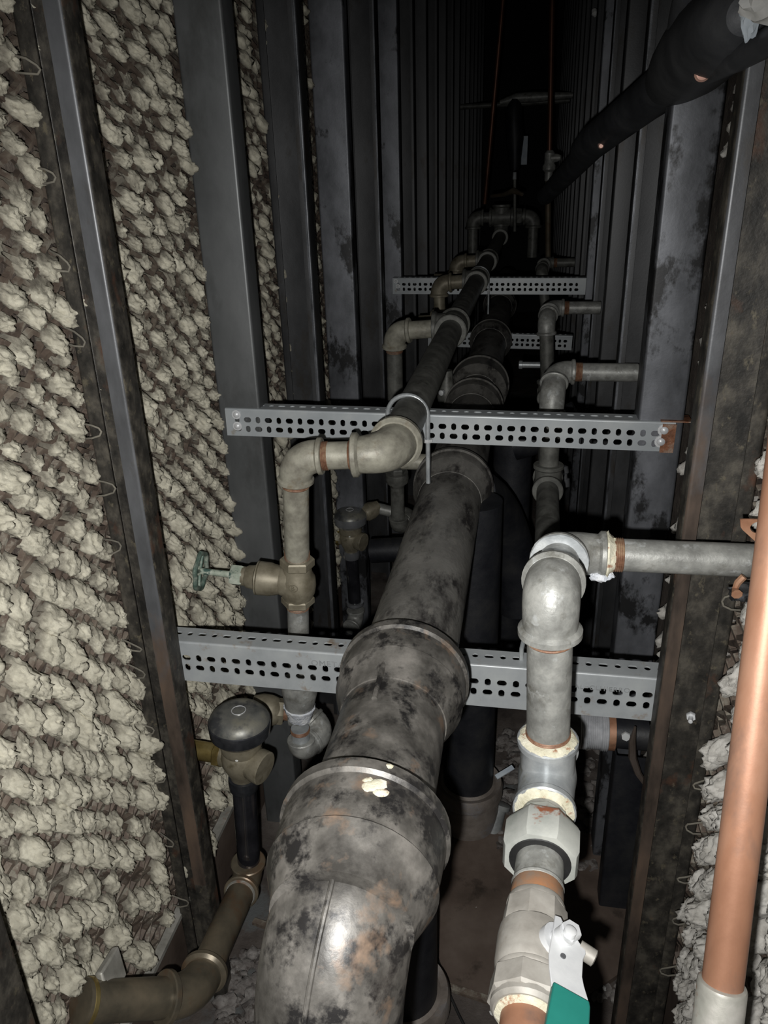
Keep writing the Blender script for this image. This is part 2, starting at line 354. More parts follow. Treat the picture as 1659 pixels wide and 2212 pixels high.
lath(XL, 1, .22, 1.75, -1.165, .62, WLm); lath(XL, 1, 1.75, 2.6, -1.165, .75, WLm)
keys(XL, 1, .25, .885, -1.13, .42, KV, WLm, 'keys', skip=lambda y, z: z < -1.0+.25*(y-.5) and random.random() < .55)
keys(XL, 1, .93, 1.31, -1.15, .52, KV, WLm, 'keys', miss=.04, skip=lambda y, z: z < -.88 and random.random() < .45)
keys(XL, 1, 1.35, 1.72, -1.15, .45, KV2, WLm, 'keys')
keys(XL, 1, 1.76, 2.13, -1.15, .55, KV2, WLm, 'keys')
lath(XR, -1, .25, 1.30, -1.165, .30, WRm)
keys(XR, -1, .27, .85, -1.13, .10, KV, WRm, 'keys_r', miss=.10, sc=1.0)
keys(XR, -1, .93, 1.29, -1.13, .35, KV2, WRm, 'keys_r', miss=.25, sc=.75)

# ------------------------------------------------------------------ steel studs
def cprofile(x0, x1, y0, dep, lip, open_front, t=.0022, r=.004):
    """centre line of a C section in plan; x0 = wall side, x1 = chase side; returns closed outline"""
    s = 1 if x1 > x0 else -1
    yf, yb = y0, y0+dep
    if open_front: pts = [(x0+s*lip, yf), (x0, yf), (x0, yb), (x1, yb), (x1, yf), (x1-s*lip, yf)]
    else: pts = [(x0+s*lip, yb), (x0, yb), (x0, yf), (x1, yf), (x1, yb), (x1-s*lip, yb)]
    cl = [V((*pts[0], 0))]
    for i in range(1, len(pts)-1):
        p, q, n = (V((*pts[k], 0)) for k in (i-1, i, i+1))
        a = q+(p-q).normalized()*r; b = q+(n-q).normalized()*r
        cl += bez(a, q, b, 4)
    cl.append(V((*pts[-1], 0)))
    L, Rr = [], []
    for i, p in enumerate(cl):
        d = (cl[min(i+1, len(cl)-1)]-cl[max(i-1, 0)]).normalized(); nn = V((-d.y, d.x, 0))
        L.append(p+nn*t/2); Rr.append(p-nn*t/2)
    return L+Rr[::-1], cl
def stud(name, side, y0, dep, x1, lip, open_front, mat, label, group=None, z0=ZF, z1=ZT, strip=None, strip2=None, x0=None):
    x0 = x0 if x0 is not None else (-.553 if side < 0 else .266)
    poly, cl = cprofile(x0, x1, y0, dep, lip, open_front)
    n = 24 if y0 < 2 else 6
    rings = [[V((p.x, p.y, z0+(z1-z0)*i/n)) for p in poly] for i in range(n+1)]
    T = thing(name, label, 'stud', (x1, y0, z0), group)
    MB().ring(rings).build('channel', mat, T, sharp=50)
    for strip in (strip, strip2):
        if not strip: continue
        # bare strip: the lip and corner in a paler tone, or rusted brown
        s = 1 if x1 > x0 else -1
        w_, z_0, z_1, m_, lab = strip
        yf = y0
        ra_ = min(.0045, w_*.45); yo = yf-.0018; xo = x1+s*.0004
        arc_ = [V((xo-s*ra_+s*ra_*math.cos(a), yo+ra_-ra_*math.sin(a), 0)) for a in [math.pi/2*k/6 for k in range(7)]]
        poly = [V((xo, yf+.010, 0)), V((xo, yo+ra_+.0006, 0))]+arc_+[V((xo-s*(ra_+.0006), yo, 0)), V((x1-s*w_, yo, 0)), V((x1-s*w_, yo+.0008, 0)), V((xo-s*(ra_+.0006), yo+.0008, 0)), V((xo-s*.0012, yo+ra_+.0006, 0)), V((xo-s*.0012, yf+.010, 0))]
        o = MB().ring([[V((p.x, p.y, z_0+(z_1-z_0)*i/12)) for p in poly] for i in range(13)]).build('lip', m_, T, sharp=34)
        o['label'] = lab
    return T
SP = .41
def lip_blend(name, za, zb):
    m = M['stud_lip'].copy(); m.name = name; nt = m.node_tree; b = nt.nodes['Principled BSDF']
    top = b.inputs['Base Color'].links[0].from_socket
    tc = nt.nodes.new('ShaderNodeTexCoord'); sx = nt.nodes.new('ShaderNodeSeparateXYZ'); nt.links.new(tc.outputs['Object'], sx.inputs[0])
    mr = nt.nodes.new('ShaderNodeMapRange'); mr.inputs[1].default_value = za-ZF; mr.inputs[2].default_value = zb-ZF; mr.inputs[3].default_value = -.45; mr.inputs[4].default_value = .55
    nt.links.new(sx.outputs[2], mr.inputs[0])
    ad = nt.nodes.new('ShaderNodeMath'); ad.operation = 'ADD'; nt.links.new(mr.outputs[0], ad.inputs[0]); nt.links.new(noisetex(nt, 16, 6, .65, (1, 1, .5)), ad.inputs[1])
    f = ramp(nt, ad.outputs[0], [(.40, (0, 0, 0)), (.62, (1, 1, 1))])
    rust = ramp(nt, noisetex(nt, 20, 5, .6, (1, 1, .3), 4), [(.35, (.04, .032, .027)), (.5, (.10, .075, .06)), (.68, (.165, .115, .085))])
    nt.links.new(mix(nt, f, rust, top), b.inputs['Base Color']); return m
def ties(T, x0, s, y, zs, L=.055):
    for z in zs:
        z += random.uniform(-.01, .01); l = L*random.uniform(.6, 1.1); h = random.uniform(.006, .012); e = random.uniform(-.008, .004)
        p = [V((x0-s*.004, y-.006, z+h)), V((x0+s*l*.5, y-.010, z+h*.9+e*.5)), V((x0+s*l*.9, y-.009, z+h*.5+e)), V((x0+s*l, y-.008, z+e)), V((x0+s*l*.88, y-.009, z-h*.5+e)), V((x0+s*l*.4, y-.010, z-h*.8+e*.5)), V((x0-s*.004, y-.006, z-h))]
        q = []
        for i in range(len(p)-1):
            for t in (0, .5): q.append(p[i].lerp(p[i+1], t))
        q.append(p[-1]); MB().sweep(q, .0013, 8).build('tie_wire', 'wire', T)
L0 = stud('steel_stud', -1, .418, .04, -.478, .016, True, 'stud_rust', 'dark rusty steel stud cut off by the lower left corner of the photo', z0=ZF, z1=ZT, strip=(.03, ZF, ZT, 'stud_brown', 'brown rusted lip'))
L1 = stud('steel_stud', -1, .88, .036, -.4945, .021, True, 'stud_rust', 'nearest full height left stud, speckled with rust, with a bright bare lip', strip=(.021, -1.09, ZT, lip_blend('lip_rusting_left', -.80, -.38), 'bright bare steel lip, rusted brown low down'))
ties(L1, -.553, 1, .878, (-1.12, -.98, -.85, -.76, -.66, -.60, -.46, -.36, -.28, -.17, -.08, .02, .12), .026)
stud('steel_stud', -1, 1.31, .051, -.4755, .012, False, 'stud', 'smooth grey left stud carrying the bolted left end of the second slotted bar')
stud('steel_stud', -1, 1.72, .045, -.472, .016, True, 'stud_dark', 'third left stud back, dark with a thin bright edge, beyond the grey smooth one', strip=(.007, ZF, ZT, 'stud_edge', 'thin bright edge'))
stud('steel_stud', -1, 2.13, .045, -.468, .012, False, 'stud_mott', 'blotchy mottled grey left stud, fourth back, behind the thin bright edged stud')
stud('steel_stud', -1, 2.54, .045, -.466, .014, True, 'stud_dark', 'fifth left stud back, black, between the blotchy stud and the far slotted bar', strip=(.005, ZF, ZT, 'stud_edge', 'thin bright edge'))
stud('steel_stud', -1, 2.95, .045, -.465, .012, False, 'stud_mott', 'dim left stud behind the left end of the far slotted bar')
for k in range(7, 19):
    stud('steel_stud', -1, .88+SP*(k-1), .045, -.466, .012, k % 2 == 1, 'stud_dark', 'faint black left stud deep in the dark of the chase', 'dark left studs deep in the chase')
R1 = stud('steel_stud', 1, .88, .029, .1935, .0165, True, 'stud_rust', 'nearest right stud, dark mottled, with a brown lip, crossed by the grey horizontal pipe', strip=(.0165, ZF, ZT, lip_blend('lip_rusting_right', -.48, .02), 'brown rusted lip, bare steel higher up'))
ties(R1, .266, -1, .876, (-1.12, -1.02, -.93, -.84, -.76, -.70, -.47), .020)
stud('steel_stud', 1, 1.31, .06, .195, .012, False, 'stud_mott', 'wide smooth bluish right stud carrying the rusty end of the upper slotted bar')
stud('steel_stud', 1, 1.72, .04, .200, .014, True, 'stud_dark', 'third right stud back, black with a thin bright edge', strip=(.005, ZF, ZT, 'stud_edge', 'thin bright edge'))
stud('steel_stud', 1, 2.13, .045, .200, .012, False, 'stud_dark', 'dark grey right stud, fourth back, behind the thin edged one')
stud('steel_stud', 1, 2.54, .045, .203, .014, True, 'stud_dark', 'fifth right stud back, black with a faint edge', strip=(.004, ZF, ZT, 'stud_edge', 'faint bright edge'))
stud('steel_stud', 1, 2.95, .045, .205, .012, False, 'stud_mott', 'dim right stud behind the right end of the far slotted bar')
for k in range(7, 19):
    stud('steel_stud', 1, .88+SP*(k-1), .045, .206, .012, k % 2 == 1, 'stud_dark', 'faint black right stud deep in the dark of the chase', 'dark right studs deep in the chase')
# nut on a screw end in the near right stud's face
T = thing('hex_bolt', 'small bright screw end with nut, right of the nearest slotted bar', 'bolt', at(1493, 1545, Y=.905))
c = at(1493, 1545, Y=.900); hexnut(MB(), c, (-.25, -1, .1), .0065, .006).build('nut', 'zinc', T)
MB().rev(c, (-.25, -1, .1), [(0, .003), (.017, .003), (.018, .002)], 12).build('screw', 'zinc', T)

# ------------------------------------------------------------------ slotted angle bars
def slotted(mb, o, ax, ay, az, L, W, rows, pitch, t, hole, phase0=0, x_off=.012):
    """punched strip: origin o, length along ax, width along ay, thickness az. rows = [(centre, phase)]"""
    edges = [0.0] + [(rows[i][0]+rows[i+1][0])/2 for i in range(len(rows)-1)] + [W]
    ncell = int((L-2*x_off)/pitch)
    def P(u, v_, k): return o+ax*u+ay*v_+az*(t*k)
    def q(u0, u1, v0, v1):
        for k in (0, 1):
            mb.add([P(u0, v0, k), P(u1, v0, k), P(u1, v1, k), P(u0, v1, k)], [(0, 1, 2, 3)])
    for ri, (vc, ph) in enumerate(rows):
        v0, v1 = edges[ri], edges[ri+1]
        # keep cells square-ish; plain strips fill the rest
        h = min(vc-v0, v1-vc, pitch*.5)
        if vc-h-v0 > 1e-5: q(0, L, v0, vc-h)
        if v1-(vc+h) > 1e-5: q(0, L, vc+h, v1)
        q(0, x_off, vc-h, vc+h); q(x_off+ncell*pitch, L, vc-h, vc+h)
        for i in range(ncell):
            u0 = x_off+i*pitch; uc = u0+pitch/2
            a, b = hole[(i+ph) % 2]     # half sizes
            n = 24; out, inn = [], []
            for j in range(n):
                th = 2*math.pi*(j+.5)/n
                cx, sy = math.cos(th), math.sin(th)
                m_ = max(abs(cx)/(pitch/2), abs(sy)/h); ou, ov = cx/m_, sy/m_
                # rounded slot (stadium) outline
                rr = min(a, b); ex, ey = a-rr, b-rr
                x_, y_ = cx*rr+(ex if cx > 0 else -ex), sy*rr+(ey if sy > 0 else -ey)
                out.append((uc+ou, vc+ov)); inn.append((uc+x_, vc+y_))
            # add true corners
            for k in (0, 1):
                o_ = len(mb.v)
                mb.v += [tuple(P(*p, k)) for p in out]+[tuple(P(*p, k)) for p in inn]
                mb.f += [(o_+j, o_+(j+1) % n, o_+n+(j+1) % n, o_+n+j) for j in range(n)]
                for sx_, sy_ in ((1, 1), (-1, 1), (-1, -1), (1, -1)):
                    cu = (uc+sx_*pitch/2, vc+sy_*h)
                    js = sorted(range(n), key=lambda j: (out[j][0]-cu[0])**2+(out[j][1]-cu[1])**2)[:2]
                    mb.add([P(*cu, k), P(*out[js[0]], k), P(*out[js[1]], k)], [(0, 1, 2)])
            mb.ring([[P(*p, 0) for p in inn], [P(*p, 1) for p in inn]], True, False, False)
    # rims
    for u in (0, L): mb.add([P(u, 0, 0), P(u, W, 0), P(u, W, 1), P(u, 0, 1)], [(0, 1, 2, 3)])
    for v_ in (0, W): mb.add([P(0, v_, 0), P(L, v_, 0), P(L, v_, 1), P(0, v_, 1)], [(0, 1, 2, 3)])
def slotted_angle(name, label, pL, pR, face, top, bolts=(), mat='bar', up_rows=True, ph=0, drop=0.0):
    pL, pR = V(pL), V(pR); ax = (pR-pL).normalized(); L = (pR-pL).length
    dn = V((0, 0, -1)); dn = (dn-ax*dn.dot(ax)).normalized(); bk = V((0, 1, -drop)); bk = (bk-ax*bk.dot(ax)).normalized()
    T = thing(name, label, 'bracket bar', pL)
    rr = .003; mb = MB()
    hole = ((.0044, .0062), (.0070, .0049))
    slotted(mb, pL+dn*rr, ax, dn, bk, L, face-rr, [(face*.40-rr, ph), (face*.40+.0175-rr, ph+1)], .0200, .0022, hole)
    mb.build('front_flange', mat, T, sharp=25)
    mb = MB(); slotted(mb, pL+bk*rr, ax, bk, dn, L, top-rr, [(top*.52, ph+1)], .0200, .0022, ((.0044, .0050), (.0070, .0042)))
    mb.build('top_flange', mat, T, sharp=25)
    # rolled corner
    arc = [pL+bk*rr+dn*rr + (-bk*math.cos(a)-dn*math.sin(a))*rr for a in [math.pi/2*i/5 for i in range(6)]]
    inn = [pL+bk*rr+dn*rr + (-bk*math.cos(a)-dn*math.sin(a))*(rr-.0022) for a in [math.pi/2*i/5 for i in range(5, -1, -1)]]
    MB().prism(arc+inn, ax*L).build('rolled_corner', mat, T, sharp=40)
    for (u, v_, rd) in bolts:
        c = pL+ax*u+dn*v_-bk*.001
        mb = MB().rev(c, -bk, [(0, rd*1.5), (.001, rd*1.5), (.001, rd), (rd*.5, rd*.95), (rd*.8, rd*.6), (rd*.9, 0)], 16)
        mb.build('bolt_head', 'zinc', T)
    return T, ax, dn, bk
b1L, b1R = at(388, 1386, Y=.927), at(1427, 1467, Y=.927)
d = (b1R-b1L).normalized()
B1, a1, dn1, bk1 = slotted_angle('slotted_angle', 'nearest grey slotted steel bar with stamped letters, under the big black pipe', b1L-d*.035, b1R+d*.045, .071, .040, mat='bar_rust')
b2L, b2R = at(492, 882, Y=1.302), at(1455, 912, Y=1.302)
d = (b2R-b2L).normalized()
B2, a2, dn2, bk2 = slotted_angle('slotted_angle', 'grey slotted bar bolted across two studs with a rusty burnt right end, second from camera', b2L-d*.006, b2R+d*.004, .052, .040,
    bolts=((.022, .011, .0058), (.022, .033, .0058), (.775, .014, .007), (.772, .034, .007)))
e2 = b2R+d*.004
mb = MB().box(e2-d*.010-bk2*.0022+dn2*.028, (.022, .0022, .05), (a2, bk2, -dn2)); mb.box(e2+d*.001+bk2*.018-dn2*.0012, (.05, .04, .002), (a2, bk2, -dn2)); o = mb.build('burnt_end', 'weld', B2); o['label'] = 'rusty burnt bar end'
b3L, b3R = at(848, 600, Y=2.9), at(1267, 600, Y=2.9)
B3, a3, dn3, bk3 = slotted_angle('slotted_angle', 'dim grey slotted bar far back holding the thinner pipe with a pale loop clamp', b3L, b3R, .058, .036,
    bolts=((.012, .012, .005), (.020, .030, .005)))
b4L, b4R = at(925, 717, Y=3.0), at(1237, 725, Y=3.0)
B4, a4, dn4, bk4 = slotted_angle('slotted_angle', 'low far slotted bar partly hidden behind the dark soil pipe', b4L, b4R, .055, .026)

def text_on(body, name, origin, ax, up, size, mat, parent, depth=.0003):
    cu = bpy.data.curves.new(name, 'FONT'); cu.body = body; cu.size = size; cu.extrude = depth; cu.space_character = 1.15
    o = bpy.data.objects.new(name, cu); COL.objects.link(o)
    dg = bpy.context.evaluated_depsgraph_get(); me = bpy.data.meshes.new_from_object(o.evaluated_get(dg))
    COL.objects.unlink(o); bpy.data.objects.remove(o)
    ax, up = ax.normalized(), up.normalized(); nz = ax.cross(up)
    mt = Matrix((ax, up, nz)).transposed().to_4x4(); mt.translation = origin-WB[parent.as_pointer()]
    me.transform(mt); me.materials.clear(); me.materials.append(M[mat])
    q = bpy.data.objects.new(name, me); COL.objects.link(q); q.parent = parent; WB[q.as_pointer()] = WB[parent.as_pointer()]
    return q
M['stamp'] = mottled('stamped_letter', ((.21, .22, .225), (.25, .26, .265), (.30, .31, .31)), 60, .1, .5)
o0 = B1.location
text_on('OMETAL=CL', 'stamped_lettering', at(672, 1437, Y=.9262), a1, -dn1, .0135, 'stamp', B1)
text_on('AL=CLHIERRO', 'stamped_lettering', at(1240, 1487, Y=.9262), a1, -dn1, .0105, 'stamp', B1)

# ================================================================== MAIN GALVANIZED WATER LINE (left)
mainA, mainB = at(885, 880, Y=1.33), at(1034, 600, Y=2.87)
def main_at(Y): return mainA+(mainB-mainA)*((Y-mainA.y)/(mainB.y-mainA.y))
md = (mainB-mainA).normalized()
W = thing('water_line', 'long dusty galvanized water pipe with side branches along the left, clamped on the upper bars', 'water pipe', main_at(1.07))
rm = .0300
E = at(843, 980, Y=1.085)
Q2 = at(638, 987, Y=1.075)
nd = (Q2-E).normalized()
elbow(W, E, md, nd, rm, 'galv_warm', L=.056, Lb=.058, rb=.0245, body=1.14)
nodesY = [2.02, 2.80, 3.35]
ys = [E.y+.05] + nodesY + [4.3]
for y0_, y1_ in zip(ys[:-1], ys[1:]):
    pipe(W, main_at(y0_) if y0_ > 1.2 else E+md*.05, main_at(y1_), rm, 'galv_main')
# near branch
rb_ = .0205
pipe(W, E+nd*.05, Q2-nd*.03, rb_*1.05, 'galv_warm', 'nipple')
thread(W, Q2-nd*.052, nd, rb_*1.06, .012); thread(W, E+nd*.057, nd, rb_*1.06, .006)
elbow(W, Q2, -nd, (at(641, 1200, Y=1.085)-Q2), rb_, 'galv_warm', L=.043, body=1.25)
D1 = at(642, 1210, Y=1.1); dv = (at(642, 1370, Y=1.1)-at(636, 1040, Y=1.09)).normalized()
pipe(W, Q2+dv*.02, D1, rb_, 'galv_warm'); thread(W, Q2+dv*.040, dv, rb_*1.0, .011); thread(W, D1-dv*.018, dv, rb_*1.0, .018)
# globe valve
vc = at(641, 1258, Y=1.1)
VB = MB()
hexnut(VB, D1-dv*.004, dv, .029, .017, 6, .25); VB.rev(D1+dv*.010, dv, [(0, .024), (.012, .0245), (.022, .030), (.036, .0315), (.05, .030), (.062, .0245), (.072, .023)], 32)
hexnut(VB, D1+dv*.071, dv, .0285, .014, 6, .3)
bd = (at(548, 1247, Y=1.095)-vc).normalized()
VB.rev(vc, bd, [(0, .027), (.022, .026), (.028, .024), (.036, .0265), (.040, .0268), (.0445, .0285), (.064, .029), (.066, .027)], 32)
VB = VB.build('valve_body', 'brass_old', W); VB['label'] = 'old brass globe valve body'
# cast emblem: raised ring with a letter
nf = -V((0, 1, 0)); ec = at(633, 1272, Y=1.067)
MB().ring([[ec+(V((1, 0, 0))*math.cos(a)*rr_+V((0, 0, 1))*math.sin(a)*rr_*.85)+V((0, -.0009*k_, 0)) for a in [2*math.pi*i/28 for i in range(28)]] for rr_, k_ in ((.0082, 0), (.0079, 1), (.0070, 1), (.0067, 0))], True, False, False).build('emblem_ring', 'brass_old', VB)
text_on('B', 'emblem_letter', ec+V((-.0042, -.0004, -.0040)), V((1, 0, 0)), V((0, 0, 1)), .012, 'brass_old', VB, .0006)
mb = MB(); b0 = vc+bd*.066
mb.rev(b0, bd, [(0, .029), (.002, .0292), (.005, .022), (.010, .0205), (.018, .0195), (.022, .0165), (.028, .0165)], 28)
mb.build('bonnet', 'brass_old', VB)
mb = MB(); hexnut(mb, b0+bd*.026, bd, .0185, .021, 6, .1); mb.build('packing_nut', 'patina', VB)
MB().rev(b0+bd*.045, bd, [(0, .0062), (.03, .0055), (.055, .0058), (.056, .009), (.062, .009), (.064, .004)], 16).build('valve_stem', 'patina', VB)
hc = b0+bd*.100; u_ = V((0, 0, 1)); u_ = (u_-bd*u_.dot(bd)).normalized(); w_ = bd.cross(u_)
mb = MB()
ringp = [hc+(u_*math.cos(a)+w_*math.sin(a))*.031*(1+.07*math.cos(a*6)) for a in [2*math.pi*i/48 for i in range(49)]]
mb.sweep(ringp, .0042, 10)
for k in range(4):
    a = k*math.pi/2+.4; mb.sweep([hc+bd*.002, hc+(u_*math.cos(a)+w_*math.sin(a))*.03], .0034, 8)
mb.build('handwheel', 'wheel', VB)
D2 = D1+dv*.084
D3 = at(647, 1478, Y=1.1); D4 = at(648, 1572, Y=1.1); D5 = at(651, 1606, Y=1.1)
pipe(W, D2, D3, .0185, 'galv'); thread(W, D2, dv, .0187, .010)
MB().rev(D3, D4-D3, [(-.008, .031), (.0, .0325), (.014, .0325), (.024, .0305), (.046, .027), (.066, .0205), (.078, .0195), (.0785, .017)], 32, jag=.012).build('reducer', 'galv', W)
o = MB().rev(D3+(D4-D3).normalized()*.046, D4-D3, [(0, .0267), (.002, .0290), (.010, .0268), (.022, .0225), (.028, .0212), (.031, .0200)], 28, jag=.05).build('lime_crust', 'lime', W)
MB().rev(D4-V((0, 0, .0)), D5-D4, [(0, .0168), (.035, .0172)], 28).build('nipple', 'galv_bright', W)
thread(W, D4+(D5-D4)*.05, D5-D4, .0172, .008); thread(W, D4+(D5-D4)*.75, D5-D4, .0178, .008)
D5 = at(652, 1618, Y=1.1); e3 = V((.50, .84, .10)).normalized()
elbow(W, D5, (D4-D5), e3, .0185, 'galv', L=.026, body=1.36, La=.0245, Lb=.032)
D6 = D5+e3*.056
pipe(W, D5+e3*.02, D6, .0180, 'galv', 'nipple')
elbow(W, D6, -e3, V((-.75, .25, .60)), .0200, 'galv', L=.034, body=1.3)
D7 = D6+V((-.75, .25, .60)).normalized()*.045
elbow(W, D7, -V((-.75, .25, .60)), V((-1, .0, .05)), .0185, 'galv', L=.03, body=1.3)
pipe(W, D7, D7+V((-.045, 0, .002)), .0165, 'rust_thread', 'nipple')

# branch two
def branch(Yb, ups, name_y, valve=True):
    pass
t2 = main_at(2.02); tee(W, t2, md, V((-1, -.02, -.02)), rm, 'galv_main', L=.052)
q2 = at(851, 716, Y=2.03); n2 = (q2-t2).normalized()
pipe(W, t2+n2*.05, q2-n2*.02, .0235, 'galv_warm', 'nipple')
q2d = (at(857, 1010, Y=2.08)-at(850, 760, Y=2.03)).normalized()
elbow(W, q2, -n2, q2d, .0235, 'galv_warm', L=.045)
z2 = at(857, 1015, Y=2.08)
pipe(W, q2+q2d*.03, z2, .0215, 'galv_main'); thread(W, q2+q2d*.047, q2d, .0217, .010)
mb = MB(); hexnut(mb, z2-q2d*.008, q2d, .026, .016); mb.rev(z2+q2d*.008, q2d, [(0, .033), (.018, .035), (.03, .033), (.034, .026), (.045, .022)], 28, ang=.1); mb.build('reducer', 'galv_main', W)
z3 = at(860, 1128, Y=2.1); pipe(W, z2+q2d*.03, z3, .0205, 'galv_main')
e4 = V((.45, .88, .15)).normalized(); z4 = at(861, 1137, Y=2.1)
elbow(W, z4, -q2d, e4, .0205, 'galv_main', L=.032, body=1.32)
z5 = z4+e4*.065; elbow(W, z5, -e4, V((-1, 0, .22)), .02, 'galv_main', L=.034, body=1.25)
z6 = z5+V((-1, 0, .22)).normalized()*.11; pipe(W, z5+V((-.02, 0, .004)), z6, .0175, 'galv', 'nipple')
# thin valve hanging under the main behind bar two (dim)
v9 = at(965, 800, Y=2.15); mb = MB(); mb.rev(v9, (0, 0, -1), [(0, .016), (.03, .018), (.05, .026), (.075, .028), (.10, .022), (.13, .018), (.2, .016)], 20); mb.rev(v9+V((0, 0, -.07)), (.7, -.7, 0), [(0, .02), (.03, .018), (.05, .012)], 18); mb.build('drain_cock', 'galv_main', W)
MB().rev(at(957, 846, Y=2.09), (-.4, -.9, -.1), [(0, .006), (.012, .008), (.014, .004)], 12).build('cock_tip', 'zinc', W)
# branch three and four, in the dark
for (Yb, eu, ev, vb, left) in ((2.80, 948, 612, 690, (905, 692)), (3.35, 985, 566, 600, (938, 600))):
    tt = main_at(Yb); tee(W, tt, md, V((-1, 0, 0)), rm*.96, 'galv_main', L=.05)
    q = at(eu, ev, Y=Yb); nn = (q-tt).normalized()
    pipe(W, tt+nn*.04, q-nn*.02, .024, 'brass_old', 'nipple'); elbow(W, q, -nn, (0, 0, -1), .024, 'brass_old', L=.046)
    qq = at(eu+3, vb, Y=Yb); pipe(W, q+V((0, 0, -.03)), qq, .0205, 'brass_old')
    elbow(W, qq, (0, 0, 1), (-1, 0, 0), .0205, 'brass_old', L=.035)
    pipe(W, qq+V((-.02, 0, 0)), at(left[0], left[1], Y=Yb), .017, 'brass_old', 'nipple')
# manifold at the far end of the line
mY = 4.3; mc = main_at(mY); up_ = V((0, 0, 1))
mt_ = at(1053, 470, Y=mY)
elbow(W, mc, -md, up_, rm, 'galv_main', L=.06)
pipe(W, mc+V((0, 0, .03)), V((mc.x, mc.y, mt_.z-.03)), .032, 'galv_main')
tc_ = V((mc.x, mc.y, mt_.z)); tee(W, tc_, V((1, 0, 0)), up_, .034, 'galv_main', L=.062)
for s_, nm in ((-1, 'elbow'), (1, 'elbow')):
    xq = tc_+V((s_*.145+(.02 if s_ > 0 else 0), 0, 0)); pipe(W, tc_+V((s_*.05, 0, 0)), xq, .026, 'galv_main', 'nipple'); elbow(W, xq, (-s_, 0, 0), (0, 0, -1), .03, 'galv_main', L=.055)
    pipe(W, xq+V((0, 0, -.04)), xq+V((0, 0, -.20)), .026, 'galv_main')
mb = MB(); hexnut(mb, tc_+V((.075, 0, 0)), (1, 0, 0), .042, .03); mb.build('union', 'galv_main', W)

# ================================================================== CLAMPS (U bolts)
def ubolt(name, label, c, d, r, rod, legs, nutz=None):
    """c centre of pipe, d pipe direction; legs = (down left, down right)"""
    d = d.normalized(); sx_ = V((1, 0, 0)); sx_ = (sx_-d*sx_.dot(d)).normalized(); up = sx_.cross(d); up = up if up.z > 0 else -up
    up = V((0, 0, 1))
    R_ = r+rod*1.0
    p = [c-sx_*R_-up*legs[0]]+[c-sx_*R_*math.cos(a)+up*R_*math.sin(a) for a in [math.pi*i/16 for i in range(17)]]+[c+sx_*R_-up*legs[1]]
    q = []
    T = thing(name, label, 'clamp', c)
    MB().sweep(p, rod, 12).build('bent_rod', 'galv_bright', T)
    if nutz is not None:
        for s_ in ((1,)):
            mb = MB(); hexnut(mb, c+sx_*R_*s_-up*nutz, (0, 0, 1), rod*2.1, .006); mb.build('nut', 'zinc', T)
    return T
ubolt('u_bolt', 'pale bent loop clamp over the dusty pipe on the second slotted bar', main_at(1.288)+V((.003, 0, -.001)), V((.04, 1, 0)), .0315, .0042, (.055, .125), .048)
ubolt('u_bolt', 'small bright loop clamp over the pipe on the far slotted bar', main_at(2.885), V((.02, 1, 0)), .032, .0035, (.07, .13), .05)

# ================================================================== RIGHT GALVANIZED LINE
ZK = -.622
G = thing('supply_line', 'pale galvanized pipe run on the right with risers, elbows and a green handled valve', 'water pipe', at(1183, 1650, Z=ZK))
rt = .0235
T0 = at(1182, 1678, Z=ZK); N1 = at(1170, 1870, Z=ZK); N2 = at(1150, 2050, Z=ZK); N3 = at(1131, 2205, Z=ZK)
T1 = at(1183, 1045, Z=ZK); tr = (T1-T0).normalized()
# near riser
rz = V((0, 0, 1))
vd0 = (T0-N2).normalized()
E1 = at(1190, 1275, Y=T0.y); rdir = (E1-T0).normalized()
E2 = at(1213, 1193, Y=.83)
back = (E2-E1)
back.z = .0; E2b = V((E2.x, E2.y, E1.z+.0))
bdir = (E2-E1).normalized()
tee(G, T0, vd0, rdir, .0238, 'galv_bright', L=.055, body=1.26)
pipe(G, T0+rdir*.03, E1-rdir*.03, rt, 'galv')
thread(G, T0+rdir*.056, rdir, rt*1.0, .008); thread(G, E1-rdir*.060, rdir, rt*1.02, .008)
o = MB().rev(T0+rdir*.0545, rdir, [(0, .0318), (.0012, .031), (.0030, .0275), (.0045, .0245)], 30, jag=.05).build('pipe_dope', 'dope', G)
elbow(G, E1, -rdir, bdir, rt, 'galv', L=.044, La=.052, Lb=.034, body=1.2)
pipe(G, E1+bdir*.03, E2-bdir*.03, rt*.98, 'galv', 'nipple')
hdir = V((1, 0.0, .006)).normalized()
elbow(G, E2, -bdir, hdir, rt, 'galv', L=.038, body=1.2, Lb=.050, rb=.0192)
o = MB().rev(E2-bdir*.0385, -bdir, [(0, .0330), (.0012, .0320), (.0014, .0235)], 32, jag=.02).build('elbow_rim', 'galv_bright', G)
pipe(G, E2+hdir*.035, V((XR+.01, E2.y, E2.z+.002)), .0190, 'galv')
thread(G, E2+hdir*.051, hdir, .0193, .018)
MB().rev(E2+hdir*.0495, hdir, [(0, .0265), (.002, .027), (.0045, .0235), (.0075, .0215), (.010, .020)], 30, jag=.06).build('pipe_dope', 'dope', G)
lc = E2+hdir*.043+V((0, -.016, -.021))
def blob(mb, c, r, sd, sq=(1, 1, 1), sub=3, amp=.35, fr=2.2):
    bm = bmesh.new(); bmesh.ops.create_icosphere(bm, subdivisions=sub, radius=1)
    vs_ = []
    for v_ in bm.verts:
        p = v_.co; k = 1+amp*noise.noise(p*fr+V((sd, 0, 0)))+amp*.5*noise.noise(p*fr*2.7+V((0, sd, 0)))
        vs_.append(V(c)+V((p.x*r*sq[0]*k, p.y*r*sq[1]*k, p.z*r*sq[2]*k)))
    fs = [tuple(x.index for x in f.verts) for f in bm.faces]; bm.free(); mb.add(vs_, fs); return mb
